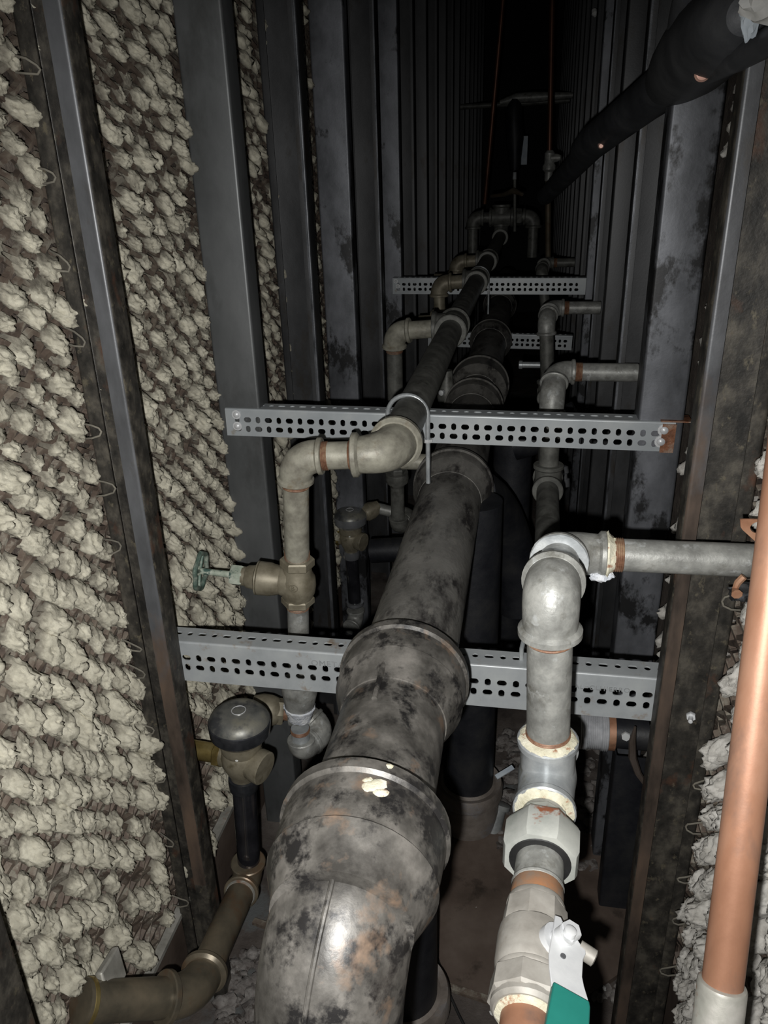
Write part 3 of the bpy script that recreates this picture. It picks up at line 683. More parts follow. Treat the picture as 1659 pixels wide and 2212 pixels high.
mb = MB(); blob(mb, lc, .010, 2, (1.1, .7, .6)); blob(mb, lc+V((.010, .002, .001)), .007, 5, (1, .7, .7)); blob(mb, lc+V((-.010, .003, .004)), .006, 9, (1.2, .7, .7)); mb.build('lime_crust', 'lime', G)
# trunk behind
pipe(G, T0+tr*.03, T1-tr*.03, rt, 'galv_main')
# second and third risers
def trunk_at(Y): return T0+(T1-T0)*((Y-T0.y)/(T1.y-T0.y))
rs = .0213
for (Tc, e1, Yh, e2, xh, dim) in ((T1, (1193, 852), 1.688, (1201, 803), 1378, 'galv'), (trunk_at(2.40), (1180, 692), 2.495, (1190, 665), 1297, 'galv'), (trunk_at(3.5), (1170, 585), 3.65, (1176, 568), 1236, 'galv_main')):
    a1_ = at(*e1, Y=Tc.y); a2_ = at(*e2, Y=Yh); rd = (a1_-Tc).normalized(); bd_ = (a2_-a1_).normalized()
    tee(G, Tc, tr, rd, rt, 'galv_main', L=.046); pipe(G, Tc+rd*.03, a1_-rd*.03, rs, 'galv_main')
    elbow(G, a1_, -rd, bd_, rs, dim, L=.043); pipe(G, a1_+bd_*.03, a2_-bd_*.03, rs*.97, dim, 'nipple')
    elbow(G, a2_, -bd_, (1, 0, 0), rs, dim, L=.040, rb=.0195)
    xe = at(xh, e2[1], Y=Yh); pipe(G, a2_+V((.03, 0, 0)), V((max(xe.x, .2), a2_.y, a2_.z)), .0195, dim); thread(G, a2_+V((.041, 0, 0)), (1, 0, 0), .0198, .014)
pipe(G, trunk_at(T1.y+.03), trunk_at(4.6), rt, 'galv_main')
q_ = at(1120, 788, Y=2.5); MB().rev(q_, (1, 0, 0), [(0, .010), (.002, .0135), (.012, .0135), (.013, .010), (.09, .010)], 18).build('side_stub', 'galv_bright', G)
# union, nipple and ball valve towards the camera
vd = (N2-T0).normalized(); S = lambda t: T0+vd*t
pipe(G, S(.03), S(.085), .0232, 'galv', 'nipple')
MB().rev(S(.0545), vd, [(0, .0322), (.001, .0312), (.003, .0262), (.0045, .0240)], 32, jag=.05).build('pipe_dope', 'dope', G)
upv = V((-.3, 0, 1))
mb = MB(); mb.rev(S(.066), vd, [(0, .0235), (.001, .0275), (.012, .0300), (.0165, .0315), (.0175, .026)], 8, ang=.39, up=upv)
hexnut(mb, S(.082), vd, .0400, .040, 8, .39); UN = mb.build('union', 'union', G)
MB().rev(S(.1205), vd, [(0, .0240), (.0015, .0305), (.0024, .0296), (.0024, .024)], 32).build('union_ring', 'black', UN)
MB().rev(S(.115), vd, [(0, .0235), (.035, .0235), (.0352, .0245), (.037, .0252), (.039, .0245), (.040, .023)], 32).build('nipple', 'galv', G)
MB().rev(S(.154), vd, [(0, .0238), (.002, .0248), (.020, .0250), (.024, .0242)], 32, jag=.008).build('rusty_collar', 'union_rust', G)
mb = MB()
mb.rev(S(.172), vd, [(0, .0235), (0, .0262), (.003, .0272), (.006, .0272)], 32)
mb.rev(S(.177), vd, [(0, .0265), (.002, .0290), (.028, .0305), (.030, .0295)], 8, ang=.2)
mb.rev(S(.200), vd, [(0, .0265), (.005, .0305), (.014, .0315), (.038, .0312), (.045, .0295), (.048, .0270)], 36)
mb.rev(S(.243), vd, [(0, .0250), (0, .0280), (.0025, .0298), (.005, .0298), (.0065, .0290)], 36)
mb.rev(S(.249), vd, [(0, .0295), (.0025, .0332), (.021, .0338), (.0235, .0312)], 8, ang=.2)
mb.rev(S(.271), vd, [(0, .0302), (.005, .0302), (.0085, .0275), (.0085, .021)], 32)
BV = mb.build('ball_valve', 'valve_tan', G); BV['label'] = 'dusty bronze ball valve with green lever'
MB().rev(S(.2785), vd, [(0, .0258), (.0026, .0258), (.0043, .0212)], 32, jag=.018).build('solder_ring', 'dope', G)
MB().rev(S(.279), vd, [(0, .0208), (.10, .0208)], 32).build('copper_stub', 'copper', G)
# lever
st = at(1226, 2018, D=0.6468); side = V((1, -.30, .62)).normalized()
so = S(.226)
MB().rev(so, (st-so), [(0, .015), ((st-so).length-.012, .015), ((st-so).length-.012, .0085), ((st-so).length, .0085)], 24).build('valve_stem', 'zinc', BV)
LA, LB = at(1226, 2018, D=.652), at(1225, 2212, D=.578)
ln = (LB-LA).cross(V((1, .10, -.30))).normalized()
if ln.dot(-LA) < 0: ln = -ln
def P(u, v_, up=0.0):
    r_ = at(u, v_, D=1); q0 = LA+ln*up
    return r_*(q0.dot(ln)/r_.dot(ln))
lev = [(1199, 1976), (1212, 1981), (1222, 2003), (1243, 2022), (1256, 2042), (1262, 2032), (1266, 2060), (1260, 2072), (1258, 2110), (1262, 2130), (1274, 2170), (1192, 2128), (1187, 2090), (1186, 2060), (1193, 2020)]
MB().prism([P(*q) for q in lev], -ln*.0024).build('lever', 'zinc', BV, sharp=20, bevel=.0006)
mb = MB(); hexnut(mb, P(1229, 2018), ln, .0090, .0075); mb.rev(P(1229, 2018, .006), ln, [(0, .0055), (.005, .0052), (.006, .003)], 14); mb.build('lever_nut', 'zinc', BV)
MB().rev(P(1250, 2048, -.006), (P(1274, 2064, -.006)-P(1250, 2048, -.006)), [(0, .007), (.014, .007), (.015, .005)], 16).build('stop_pin', 'valve_tan', BV)
MB().rev(P(1216, 2066), ln, [(0, .0024), (.0010, .0024)], 12).build('lever_hole', 'stud_lip', BV)
gp = [P(1196, 2119, .0025), P(1274, 2162, .0025), P(1276, 2176, .0025), P(1268, 2330, .0025), P(1162, 2330, .0025), P(1180, 2210, .0025)]
MB().prism(gp, -ln*.0075).build('lever_grip', 'green', BV, sharp=20, bevel=.0012)
# hook clamp behind the near elbow
T = thing('u_bolt', 'thin galvanized hook rod beside the near riser on the nearest slotted bar', 'clamp', at(1128, 1400, Y=.94))
MB().sweep([at(1126, 1425, Y=.95), at(1127, 1400, Y=.945), at(1131, 1385, Y=.94), at(1140, 1376, Y=.935), at(1160, 1372, Y=.93)], .0033, 10).build('bent_rod', 'galv_bright', T)
MB().rev(at(1128, 1478, Y=.935), (0, 0, 1), [(0, .004), (.03, .004), (.031, .003)], 10).build('rod_end', 'galv_bright', T)

# ================================================================== CAST IRON DRAIN LINE
C_ = thing('drain_line', 'big blotchy black cast iron drain pipe with bell hubs and drops to the floor', 'drain pipe', (-.13, .8, -.565))
X0, Z0 = -.130, -.565
rc, rh = .0605, .080
yd = V((0, 1, 0))
def hubf(y, name='hub', mat='ci', r=rc, h=rh, x=X0, z=Z0, d=None, L=.062):
    """bell: open rim at y, narrowing towards the camera"""
    c = V((x, y, z)) if d is None else V(y); dd = -yd if d is None else V(d)
    return MB().rev(c, dd, [(.0, r*1.02), (.001, h*.93), (.003, h), (.016, h*1.01), (.019, h*.965), (.045, h*.95), (L, h*.93), (L+.003, h*.955), (L+.008, h*.93), (L+.020, r*1.16), (L+.034, r*1.06), (L+.045, r*1.02)], 48).build(name, mat, C_)
def barrel(ya, yb, mat='ci_main', x=X0, z=Z0):
    n = max(2, int(abs(yb-ya)/.04)); return MB().rev((x, ya, z), (0, 1, 0), [((yb-ya)*i/n, rc*(1+random.uniform(-.004, .004))) for i in range(n+1)], 44).build('pipe', mat, C_)
barrel(.80-.02, 1.40); hubf(1.455, mat='ci_main', L=.05); 
hubf(.795, L=.052); barrel(.545-.015, .75, 'ci'); hubf(.548, L=.068, h=.0815)
barrel(1.42, 2.05, 'ci_main'); hubf(2.05, mat='ci_main'); hubf(2.30, mat='ci_main', L=.10, h=.088); barrel(2.0, 2.35, 'ci_main'); barrel(2.30, 3.0, 'ci_main'); hubf(3.0, mat='ci_main'); barrel(2.98, 5.0, 'ci_main'); hubf(3.9, mat='ci_main')
# near bend
path = [V(p) for p in ((-.130, .490, -.565), (-.131, .465, -.570), (-.1335, .440, -.584), (-.136, .421, -.606), (-.138, .410, -.640), (-.139, .406, -.68), (-.140, .406, -.74), (-.141, .408, -.86), (-.142, .41, -1.37))]
sm = []
for i in range(len(path)-1):
    p0, p1, p2, p3 = path[max(i-1, 0)], path[i], path[i+1], path[min(i+2, len(path)-1)]
    for t in (0, .25, .5, .75):
        sm.append(.5*((2*p1)+(p2-p0)*t+(2*p0-5*p1+4*p2-p3)*t*t+(3*p1-p0-3*p2+p3)*t**3))
sm.append(path[-1]); MB().sweep(sm, rc*1.03, 44).build('bend', 'ci', C_)
# casting seams
for ya, yb in ((.66, .735),):
    MB().sweep([V((X0-.012, y, Z0+rc*1.0+(.004 if y > ya+.02 else 0))) for y in (ya, (ya+yb)/2, yb)], .0032, 8).build('casting_seam', 'ci', C_)
rp = []
for i in range(2, len(sm)-1):
    t_ = (sm[i+1]-sm[i-1]).normalized(); o_ = V((-.10, -1, 1)); o_ = (o_-t_*o_.dot(t_)).normalized()
    rp.append(sm[i]+o_*(rc*1.03+.0002))
MB().sweep(rp, [.0024]*len(rp), 8).build('casting_seam', 'ci', C_)
# splashes of dry mortar on the near hub
mb = MB()
for (u, v_, s_) in ((800, 1700, .006), (815, 1695, .007), (822, 1712, .005), (795, 1686, .004), (838, 1655, .0035)):
    blob(mb, at(u, v_, Z=-.565+.0775), s_, u, (1.4, 1.0, .35), 2)
mb.build('mortar_splash', 'dope', C_)
# drops to the floor
def drop(x, y, ztop, zh, rr=.0485, mat='ci_dark', hub='ci_hub', hh=None):
    MB().rev((x, y, ztop), (0, 0, -1), [(0, rr), (ztop-zh, rr)], 40).build('drop_pipe', mat, C_)
    hh = hh or rr+.022
    MB().rev((x, y, zh+.02), (0, 0, -1), [(0, rr), (.004, hh*.80), (.002, hh*.86), (.0, hh*.95), (.008, hh), (.030, hh), (.036, hh*.93), (.075, hh*.9), (zh+.02-ZF, rr*1.15)], 44).build('floor_hub', hub, C_)
drop(-.155, .862, Z0, -1.27, .0565, 'ci_dark'); drop(-.085, 1.372, Z0, -1.27, .056); drop(-.135, 2.09, Z0, -1.28, .050)
drop(-.02, 1.95, -.62, -1.30, .05)
T_ = thing('grey_pipe', 'short pale pipe between the big elbow and the drain hub', 'pipe', at(905, 998, Y=1.62))
MB().rev(at(868, 997, Y=1.62), (1, 0, .02), [(0, .018), (.11, .018)], 24).build('pipe', 'galv_warm', T_)
# side sweep fittings lost in the dark
mb = MB(); mb.sweep(bez(V((-.10, 1.50, -.60)), V((-.02, 1.75, -.72)), V((.02, 1.72, -1.0)), 10), .055, 28); mb.sweep(bez(V((-.02, 1.9, -.62)), V((.05, 1.9, -.60)), V((.14, 1.9, -.55)), 8), .045, 24); mb.build('sweep_fitting', 'ci_dark', C_)
mb = MB(); mb.sweep([at(940, 1180, Y=2.0), at(880, 1186, Y=2.0), at(802, 1190, Y=2.0)], .036, 28); mb.build('side_arm', 'ci_dark', C_)

# ================================================================== FLUSH VALVES
def flush(label, cap, k, Y, mats, tail=True):
    """cap = centre of cap top; k = px to metre handled by caller"""
    T = thing('flush_valve', label, 'flush valve', cap)
    ax = mats['axis']; c = V(cap); s = k
    MB().rev(c, ax, [(-.0205*s, 0), (-.0200*s, .011*s), (-.0185*s, .012*s), (-.0185*s, .030*s), (-.0150*s, .040*s), (-.006*s, .0485*s), (-.001*s, .050*s)], 44).build('cap_top', mats['top'], T)
    MB().rev(c, ax, [(-.001*s, .0495*s), (.0005*s, .0512*s), (.002*s, .0515*s), (.022*s, .0500*s), (.031*s, .0425*s), (.032*s, .036*s)], 44).build('cap', mats['cap'], T)
    sd = mats['side']
    MB().sweep([c-ax*.0206*s+(V((1, 0, 0))*math.cos(a)+V((0, 1, 0)).cross(V((1, 0, 0))).cross(V((1, 0, 0)))*math.sin(a))*.0115 for a in [2*math.pi*i/28 for i in range(29)]], .0007, 6).build('cap_ring', 'zinc', T)
    mb = MB(); mb.rev(c+ax*.028*s, ax, [(0, .0355*s), (.018*s, .0355*s), (.030*s, .033*s), (.040*s, .028*s), (.046*s, .0245*s)], 36)
    b = c+ax*.078*s
    mb.rev(b-ax*.035*s, ax, [(0, .022*s), (.010*s, .031*s), (.028*s, .0355*s), (.045*s, .0335*s), (.060*s, .027*s), (.070*s, .0225*s), (.080*s, .0205*s)], 36)
    mb.rev(b-sd*.002, sd, [(0, .027*s), (.030*s, .0265*s), (.034*s, .0285*s), (.048*s, .0285*s), (.0495*s, .027*s), (.0495*s, 0)], 34)
    td = V(mats['tail']).normalized()
    mb.rev(b, td, [(0, .024*s), (.036*s, .0195*s), (.040*s, .0195*s)], 30)
    mb.build('valve_body', mats['body'], T)
    MB().rev(c+ax*.055*s-V((-.004, .0325*s, 0)), V((.05, -1, .1)), [(0, .0028), (.001, .0026), (.0015, .001)], 10).build('paint_dot', 'white', T)
    mb = MB(); hexnut(mb, b+td*.036*s, td, .0235*s, .012*s, 6, .3); mb.build('tail_nut', mats['tailmat'], T)
    MB().rev(b+td*.046*s, td, [(0, .0165*s), (.080*s, .0165*s)], 28).build('tailpiece', mats['tailmat'], T)
    n0 = b+ax*.040*s
    mb = MB(); mb.rev(n0, ax, [(0, .021*s), (.001, .0255*s), (.010*s, .026*s), (.022*s, .0255*s), (.026*s, .024*s), (.026*s, .02*s)], 36); mb.build('coupling_nut', mats['nut'], T)
    return T, n0
axA = (at(537, 1845, Y=.97)-at(517, 1565, Y=.97)).normalized()
capA = at(517, 1556, Y=.97)
FA, n0 = flush('nearest flush valve, with worn dome cap and shiny black tube', capA, 1.0, .97,
    dict(axis=axA, side=V((.93, -.30, -.12)).normalized(), top='chrome_dusty', cap='chrome_black', body='brass_old', tailmat='brass', nut='chrome_black', tail=(-1, .05, .03)))
tb = at(537, 1850, Y=.97)
MB().rev(n0+axA*.020, tb-n0, [(0, .0205), ((tb-n0).length-.012, .0205)], 36).build('chrome_tube', 'black_gloss', FA)
eA = at(538, 1890, Y=.97); cA = at(418, 2152, D=1.13); pA = at(165, 2166, X=-.545)
d1 = (cA-eA).normalized(); d2 = (pA-cA).normalized()
elbow(FA, eA, -axA, d1, .0222, 'bronze', La=.034, Lb=.052, body=1.14)
pipe(FA, eA+d1*.03, cA-d1*.03, .0245, 'bronze'); MB().rev(eA+d1*.050, d1, [(0, .0255), (.004, .027), (.008, .0255)], 30).build('solder_ring', 'solder', FA)
elbow(FA, cA, -d1, d2, .0255, 'bronze', L=.052, body=1.12)
pipe(FA, cA+d2*.04, pA-d2*.03, .0268, 'bronze')
MB().rev(pA-d2*.032, d2, [(0, .0265), (.001, .0285), (.014, .0285), (.0145, .028), (.0150, .0295), (.026, .0295), (.0265, .026)], 30).build('coupling', 'bronze', FA)
MB().rev(pA-d2*.018, d2, [(0, .0292), (.001, .0303), (.006, .0303), (.007, .0292)], 30).build('brass_ring', 'brass', FA)
# angle stop feeding it
sA = at(566, 1533, Y=1.15); sB = D7+V((-.045, 0, .002))
mb = MB(); mb.rev(sA, (sB-sA), [(-.022, .012), (-.018, .026), (.0, .031), (.018, .030), (.030, .026), (.034, .022), ((sB-sA).length-.02, .021)], 34); mb.build('angle_stop', 'brass_old', FA)
mb = MB(); hexnut(mb, sA+(sB-sA)*.62, (sB-sA), .0255, .016); mb.build('stop_nut', 'brass_old', FA)
MB().sweep([sA, at(540, 1560, Y=1.08), b_ if False else capA+axA*.075], .019, 20).build('inlet_arm', 'brass_old', FA)
axB = (at(765, 1330, Y=2.1)-at(757, 1125, Y=2.1)).normalized(); capB = at(756, 1114, Y=2.10)
FB, n0 = flush('second flush valve with shiny chrome cap, in the gap beyond the upright brass globe valve', capB, 1.0, 2.1,
    dict(axis=axB, side=V((.93, -.35, -.05)).normalized(), top='chrome_dusty', cap='chrome', body='brass_old', tailmat='brass', nut='chrome', tail=(-1, .05, 0)))
tb = at(767, 1305, Y=2.1)
MB().rev(n0+axB*.020, tb-n0, [(0, .0205), ((tb-n0).length-.016, .0205)], 32).build('chrome_tube', 'black_gloss', FB)
MB().rev(tb-axB*.004, axB, [(-.006, .0205), (-.005, .0275), (.002, .029), (.006, .0275)], 32).build('tube_ring', 'chrome', FB)
eB = at(769, 1340, Y=2.1); elbow(FB, eB, -axB, (-.2, -1, -.15), .021, 'galv', L=.04, body=1.2)
mb = MB(); sB2 = at(790, 1108, Y=2.14); mb.rev(sB2, (z6-sB2), [(-.02, .014), (0, .028), (.02, .028), (.035, .023), ((z6-sB2).length+.01, .020)], 28); mb.build('angle_stop', 'brass_old', FB)

# ================================================================== THINGS ON THE RIGHT AND BELOW
# no-hub coupling
T = thing('drain_coupling', 'shiny ribbed stainless sleeve on a grey pipe below the nearest slotted bar', 'pipe coupling', at(1280, 1580, Y=1.20))
cc = at(1282, 1577, Y=1.20); xd = V((1, 0, .0))
pipe(T, cc-xd*.10, cc-xd*.022, .030, 'galv_main')
prof = []
for i in range(31):
    t = -.025+.05*i/30; band = abs(t) > .013; prof.append((t, .0335+(.0012 if i % 2 else 0)+(.0022 if band else 0)))
MB().rev(cc, xd, [(-.0255, .030)]+prof+[(.0255, .030)], 72).build('ribbed_sleeve', 'steel_sleeve', T, sharp=10)
MB().rev(cc+xd*.0255, xd, [(0, .034), (.012, .034), (.013, .030)], 36).build('rusty_ring', 'rusty_plate', T)
MB().rev(cc+xd*.036, xd, [(0, .029), (.06, .029)], 36).build('stub_pipe', 'ci_dark', T)
mb = MB(); hexnut(mb, at(1352, 1588, Y=1.165), (-.1, -1, .2), .0085, .008); mb.build('clamp_screw', 'zinc', T)
# curved rusty strap
T = tag(MB().sweep([at(1372, 1570, Y=1.13), at(1366, 1600, Y=1.13), at(1366, 1635, Y=1.13), at(1378, 1670, Y=1.13), at(1398, 1700, Y=1.13)], [.002, .006, .007, .006, .004], 8).build('metal_strap', 'stud_brown', loc=at(1366, 1635, Y=1.13)), 'curved rusty strap of metal between the ribbed sleeve and the near right stud', 'strap')
# short channel standing on the floor
poly, cl = cprofile(.266, .198, 1.18, .04, .0, False)
z1_ = at(1330, 1632, Y=1.18).z
T = tag(MB().ring([[V((p.x, p.y, z)) for p in poly] for z in (ZF, -1.15, z1_)]).build('channel_stub', 'ci_dark', loc=(.198, 1.18, ZF), sharp=50), 'short open-topped black channel standing on the floor below the ribbed sleeve', 'channel')
# rusty punched plate and escutcheon at the wall where the pipe goes through
T = thing('pipe_strap', 'rusty punched plate with round hole, above the grey horizontal pipe', 'bracket', at(1630, 1140, Y=.76))
pp = [at(u, v_, Y=.76) for u, v_ in ((1599, 1121), (1670, 1123), (1676, 1150), (1650, 1172), (1634, 1172), (1600, 1141))]
hc_ = at(1640, 1140, Y=.76)
hole_ = [hc_+V((math.cos(a)*.0085, 0, math.sin(a)*.0065)) for a in [2*math.pi*i/24 for i in range(24)]]
outer = []
for h_ in hole_:
    dd = (h_-hc_); best = None
    for i in range(len(pp)):
        a_, b_ = pp[i], pp[(i+1) % len(pp)]; ex_, ez_ = b_.x-a_.x, b_.z-a_.z; den = dd.x*ez_-dd.z*ex_
        if abs(den) < 1e-12: continue
        t = ((a_.x-hc_.x)*ez_-(a_.z-hc_.z)*ex_)/den; s_ = ((a_.x-hc_.x)*dd.z-(a_.z-hc_.z)*dd.x)/den
        if t > 0 and -1e-6 <= s_ <= 1+1e-6 and (best is None or t < best): best = t
    outer.append(hc_+dd*(best or 2))
t_ = V((0, .002, 0)); MB().ring([outer, hole_, [p+t_ for p in hole_], [p+t_ for p in outer], outer], True, False, False).build('plate', 'rusty_plate', T, sharp=25)
MB().sweep([at(1607, 1245, Y=.80), at(1594, 1258, Y=.80), at(1588, 1272, Y=.80), at(1592, 1284, Y=.79)], [.004, .004, .0035, .006], 8).build('torn_strip', 'rusty_plate', T)
blob(MB(), at(1612, 1280, Y=.81), .014, 4, (1.3, .4, .9)).build('torn_collar', 'stud_mott', T)
# near copper pipe
cb, ct = at(1560, 2130, D=.56), at(1668, 1250, D=.56)
T = thing('copper_pipe', 'thick copper pipe leaning at the lower right edge, soldered into a pale coupling', 'copper pipe', at(1560, 2160, D=.56))
cd_ = (ct-cb).normalized(); MB().rev(cb, cd_, [(0, .0143), (.05, .0143), (.8, .0143)], 40).build('pipe', 'copper', T)
MB().rev(cb+cd_*.003, -cd_, [(0, .0145), (.001, .0165), (.003, .0172), (.06, .0172)], 40).build('coupling', 'solder', T)
# insulated pipe under the top right corner
T = thing('insulated_pipe', 'sloping pipe wrapped in black insulation at the upper right, copper ends poking out', 'insulated pipe', at(1380, 230, D=1.37))
ia = [at(1178, 424, D=2.75), at(1232, 368, D=2.25), at(1292, 300, D=1.72)]
MB().sweep(ia, [.029, .031, .033], 28).build('insulation', 'rubber', T)
ib = [at(1262, 322, D=1.9), at(1285, 303, D=1.75), at(1310, 284, D=1.62), at(1400, 213, D=1.30), at(1470, 160, D=1.10)]
MB().sweep(ib, [.033, .038, .036, .035, .0355], 28).build('insulation', 'rubber', T)
ic = [at(1448, 172, D=1.14), at(1475, 145, D=1.04), at(1505, 116, D=.94), at(1540, 82, D=.84), at(1580, 50, D=.74), at(1604, 36, D=.68), at(1612, 32, D=.66), at(1616, 30, D=.655)]
MB().sweep(ic, [.036, .044, .0475, .0455, .039, .029, .016, .003], 32).build('elbow_wrap', 'rubber', T)
MB().sweep([at(1530, 160, D=.86), at(1600, 122, D=.70), at(1700, 68, D=.62)], [.011, .0118, .0122], 20).build('wrapped_branch', 'rubber', T)
MB().sweep([at(1508, 85, D=.93), at(1530, 30, D=.86), at(1550, -40, D=.82)], [.038, .042, .042], 28).build('insulation', 'rubber', T)
MB().rev(at(1516, 150, D=.850), (at(1518, 161, D=.805)-at(1516, 150, D=.850)), [(0, .0085), (.040, .0088), (.046, .0082), (.048, .006), (.049, 0)], 20).build('copper_stub', 'copper_bright', T)
MB().rev(at(1297, 308, D=1.63), (at(1299, 318, D=1.57)-at(1297, 308, D=1.63)), [(0, .0065), (.050, .0065), (.054, .004)], 16).build('copper_stub', 'copper_bright', T)
mb = MB(); blob(mb, at(1622, 45, D=.64), .009, 3, (.8, .5, 1.6), 3, .3); blob(mb, at(1612, 25, D=.645), .006, 8, (.8, .6, 1.3), 3, .3); mb.build('torn_tape', 'bluewhite', T)
blob(MB(), at(1655, 5, D=.62), .016, 12, (1.2, .8, .9), 3, .3).build('pale_putty', 'white', T)
# far copper risers
T = tag(MB().sweep([at(1092, -60, Y=4.0), at(1076, 120, Y=4.0), at(1047, 440, Y=4.1)], .0105, 14).build('copper_riser', 'copper_dull', loc=at(1047, 440, Y=4.1)), 'thin brownish copper pipe rising above the dark manifold, deep in the chase', 'copper pipe')
T = thing('valve_riser', 'thin vertical pipe with a small valve, deep in the chase right of the copper riser', 'copper pipe', at(1185, 560, Y=3.7))
MB().sweep([at(1194, -60, Y=3.7), at(1187, 335, Y=3.7)], .0115, 14).build('pipe', 'copper_dull', T)
MB().sweep([at(1184, 390, Y=3.7), at(1184, 560, Y=3.75)], .0125, 14).build('pipe', 'bronze', T)
mb = MB(); p_ = at(1188, 325, Y=3.7); mb.rev(p_, (0, 0, -1), [(0, .014), (.01, .022), (.05, .022), (.06, .028), (.075, .028), (.085, .018), (.12, .017)], 18); mb.rev(p_+V((0, 0, -.03)), (1, -.3, 0), [(0, .02), (.035, .016), (.05, .01)], 14); mb.sweep([p_+V((0, 0, -.12)), p_+V((-.01, -.02, -.15)), p_+V((-.03, -.04, -.165))], .009, 10); mb.build('valve', 'galv', T)
# handle above the manifold and the dark ducts behind
T = thing('gate_valve', 'small dim valve with a long lever above the far manifold', 'valve', at(1100, 430, Y=3.9))
MB().sweep([at(1062, 424, Y=4), at(1090, 420, Y=3.9), at(1110, 412, Y=3.85), at(1128, 420, Y=3.8)], [.008, .010, .014, .008], 12).build('lever', 'bronze', T)
MB().sweep([at(1112, 372, Y=3.9), at(1112, 500, Y=3.9)], .0065, 10).build('valve_stem', 'galv_main', T)
MB().rev(at(1112, 372, Y=3.9), (0, 0, -1), [(0, .008), (.03, .009), (.031, .006)], 10).build('bright_ferrule', 'galv_bright', T)
T = tag(MB().sweep([at(1080, 222, Y=5.3), at(1115, 212, Y=5.3), at(1150, 210, Y=5.3), V((.29, 5.3, at(1150, 210, Y=5.3).z))], [.014, .028, .03, .012], 20).build('cross_pipe', 'galv', loc=at(1115, 212, Y=5.3)), 'pale horizontal pipe far back above the manifold', 'pipe')
T = tag(MB().sweep([V((-.58, 5.6, at(985, 232, Y=5.6).z)), V((.29, 5.6, at(1240, 216, Y=5.6).z))], .016, 14).build('cross_pipe', 'galv_main', loc=at(985, 232, Y=5.6)), 'faint thin pipe crossing the whole chase far back', 'pipe')
T = tag(MB().sweep([at(1113, 214, Y=5.3), at(1110, 240, Y=5.3), at(1112, 300, Y=5.3), at(1112, 370, Y=5.3)], [.03, .05, .055, .03], 20).build('hanging_trap', 'ci_dark', loc=at(1112, 300, Y=5.3)), 'black hanging trap far back, under the pale pipe', 'drain trap')
T = tag(MB().box(at(1133, 325, Y=5.31), (.035, .004, .16)).build('paper_scrap', 'bluewhite', loc=at(1134, 325, Y=5.4)), 'faint bluish scrap glowing far back beside the hanging trap', 'scrap')
T = tag(MB().rev(at(1283, 20, X=.204), (.2, -.6, -1), [(0, .004), (.004, .010), (.02, .012), (.03, .005)], 12).build('tag_clip', 'white', loc=at(1283, 20, X=.2035)), 'tiny white clip on a dark right stud near the top edge', 'clip')
# chrome fitting glint behind the second tee
T = thing('chrome_fitting', 'small shiny chrome fitting right of the second tee on the galvanized run', 'fitting', at(1218, 1020, Y=2.15))
MB().rev(at(1212, 1005, Y=2.15), (.1, -.3, -1), [(0, .012), (.004, .020), (.022, .022), (.03, .014)], 24).build('body', 'chrome', T)
MB().rev(at(1216, 1018, Y=2.14), (.1, -.2, -1), [(0, .012), (.02, .012), (.022, .018), (.045, .018)], 24).build('nut', 'chrome', T)

# ------------------------------------------------------------------ floor litter
T = tag(MB().prism([V((-.46, 1.02, ZF)), V((.10, .93, ZF)), V((.30, 1.10, ZF)), V((.30, 1.35, ZF)), V((-.30, 1.45, ZF)), V((-.50, 1.30, ZF))], (0, 0, .012)).build('floor_board', 'brown_board', loc=(-.1, 1.15, ZF)), 'brown board lying on the floor under the big drain pipe', 'board')
e_ = [at(945, 1905, Z=ZF+.012), at(1105, 1953, Z=ZF+.012)]
T = tag(MB().box((-.235, .985, ZF+.016), (.52, .012, .008), (V((1, -.19, 0)).normalized(), V((.19, 1, 0)).normalized(), V((0, 0, 1)))).build('wood_strip', 'lath', loc=(-.2, 1.1, ZF)), 'thin pale strip along the edge of the floor board', 'strip')
def litter(name, n, x0, x1, y0, y1, s0, s1, mat, label, z=ZF):
    mb = MB()
    for i in range(n):
        x, y = random.uniform(x0, x1), random.uniform(y0, y1); s = random.uniform(s0, s1)
        blob(mb, (x, y, z+s*.3), s, i*3.7, (random.uniform(.8, 1.5), random.uniform(.8, 1.5), random.uniform(.4, .8)), 2, .6, 1.8)
    tag(mb.build(name, mat, loc=((x0+x1)/2, (y0+y1)/2, z), sharp=60), label, 'rubble', kind='stuff')
litter('mortar_rubble', 420, -.50, -.22, .55, .98, .006, .017, 'rubble', 'heap of grey mortar crumbs on the floor between the bronze pipe and the big drain pipe')
litter('mortar_rubble', 160, -.02, .25, 1.25, 1.75, .006, .018, 'rubble', 'brownish mortar crumbs on the floor behind the short black channel')
litter('plaster_flakes', 38, -.14, .2, .70, 1.15, .0018, .0048, 'white', 'tiny white plaster flakes scattered on the floor under the green handled valve', ZF+.008)
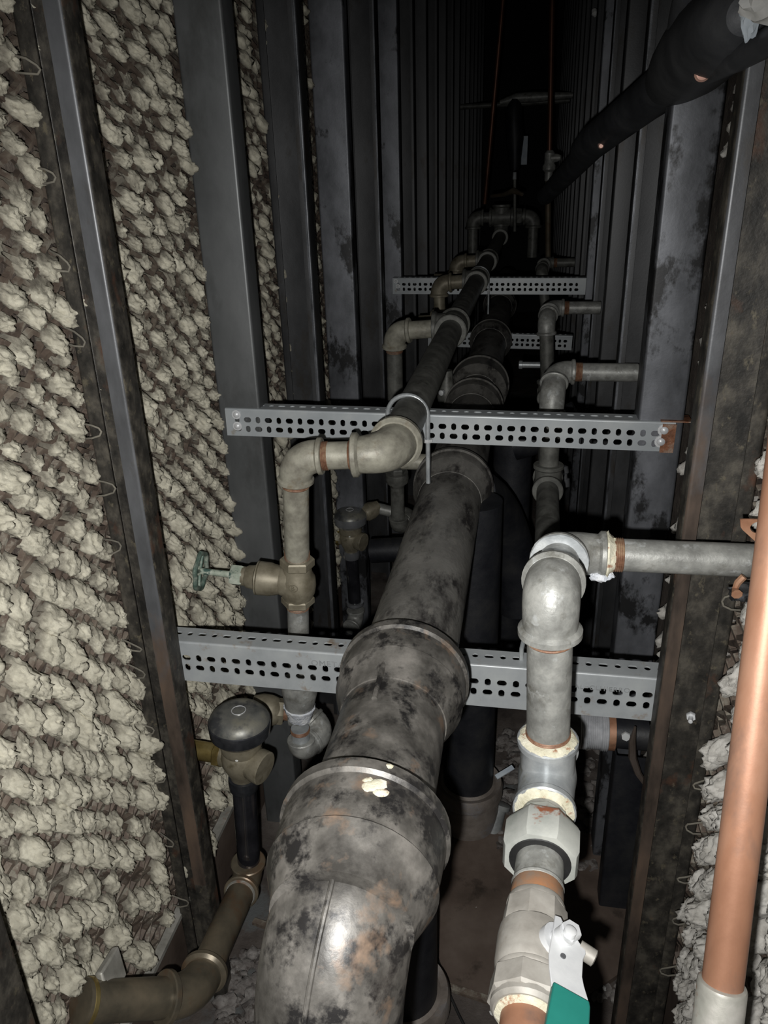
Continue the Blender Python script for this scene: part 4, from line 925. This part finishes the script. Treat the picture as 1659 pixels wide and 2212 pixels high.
litter('mortar_rubble', 60, .13, .26, .98, 1.16, .004, .010, 'rubble', 'pale crumbs at the foot of the short black channel')
litter('mortar_rubble', 90, -.55, -.46, .40, .80, .006, .016, 'keys', 'lumps of fallen plaster along the foot of the left wall')
mb = MB(); c = at(1270, 1985, Z=ZF+.001)
blob(mb, c, .10, 3, (1.1, 1.3, .05), 4, .5, 1.5); T = tag(mb.build('cement_smear', 'galv_main', loc=c), 'grey smear of cement on the floor right of the green handled valve', 'cement')
mb = MB(); c = at(1090, 1668, Z=-1.22)
T = tag(mb.box(c, (.045, .012, .003), (V((.8, .5, .3)).normalized(), V((-.5, .8, .1)).normalized(), V((0, -.3, 1)).normalized())).build('plastic_scrap', 'bluewhite', loc=c), 'pale bluish scrap of plastic beside the middle floor hub', 'scrap')
c = at(1083, 1735, Z=ZF+.06)
T = tag(MB().rev(c, (-.25, -.5, -.9), [(0, .018), (.001, .0225), (.012, .0225), (.014, .015), (.05, .017), (.08, .020)], 24).build('glass_jar', 'glass', loc=c), 'dusty glass jar tilted on the floor left of the galvanized tee', 'jar')
c = at(240, 2105, X=-.525)
T = tag(MB().box(c, (.012, .055, .045), (V((1, .1, .3)).normalized(), V((-.1, 1, -.3)).normalized(), V((-.3, .3, 1)).normalized())).build('plaster_chunk', 'solder', loc=c, bevel=.003), 'pale block of plaster at the foot of the left lath above the bronze pipe', 'plaster block')
c = at(325, 2150, Z=-1.12)
T = thing('chrome_nut', 'shiny chrome bolt head behind the horizontal bronze pipe', 'bolt', c)
hexnut(MB(), c, (.1, -.5, .8), .017, .022).build('nut', 'chrome', T)
MB().rev(c, (-.1, .5, -.8), [(0, .011), (.03, .011)], 18).build('shank', 'chrome_dusty', T)
# black cable
T = tag(MB().sweep([at(u, v_, Z=ZF+.02) for u, v_ in ((930, 2020), (942, 2060), (958, 2110), (972, 2150), (990, 2190), (1010, 2230))], .0025, 8).build('black_cable', 'black', loc=at(958, 2110, Z=ZF)), 'thin black cable curving on the floor beside the near floor hub', 'cable')
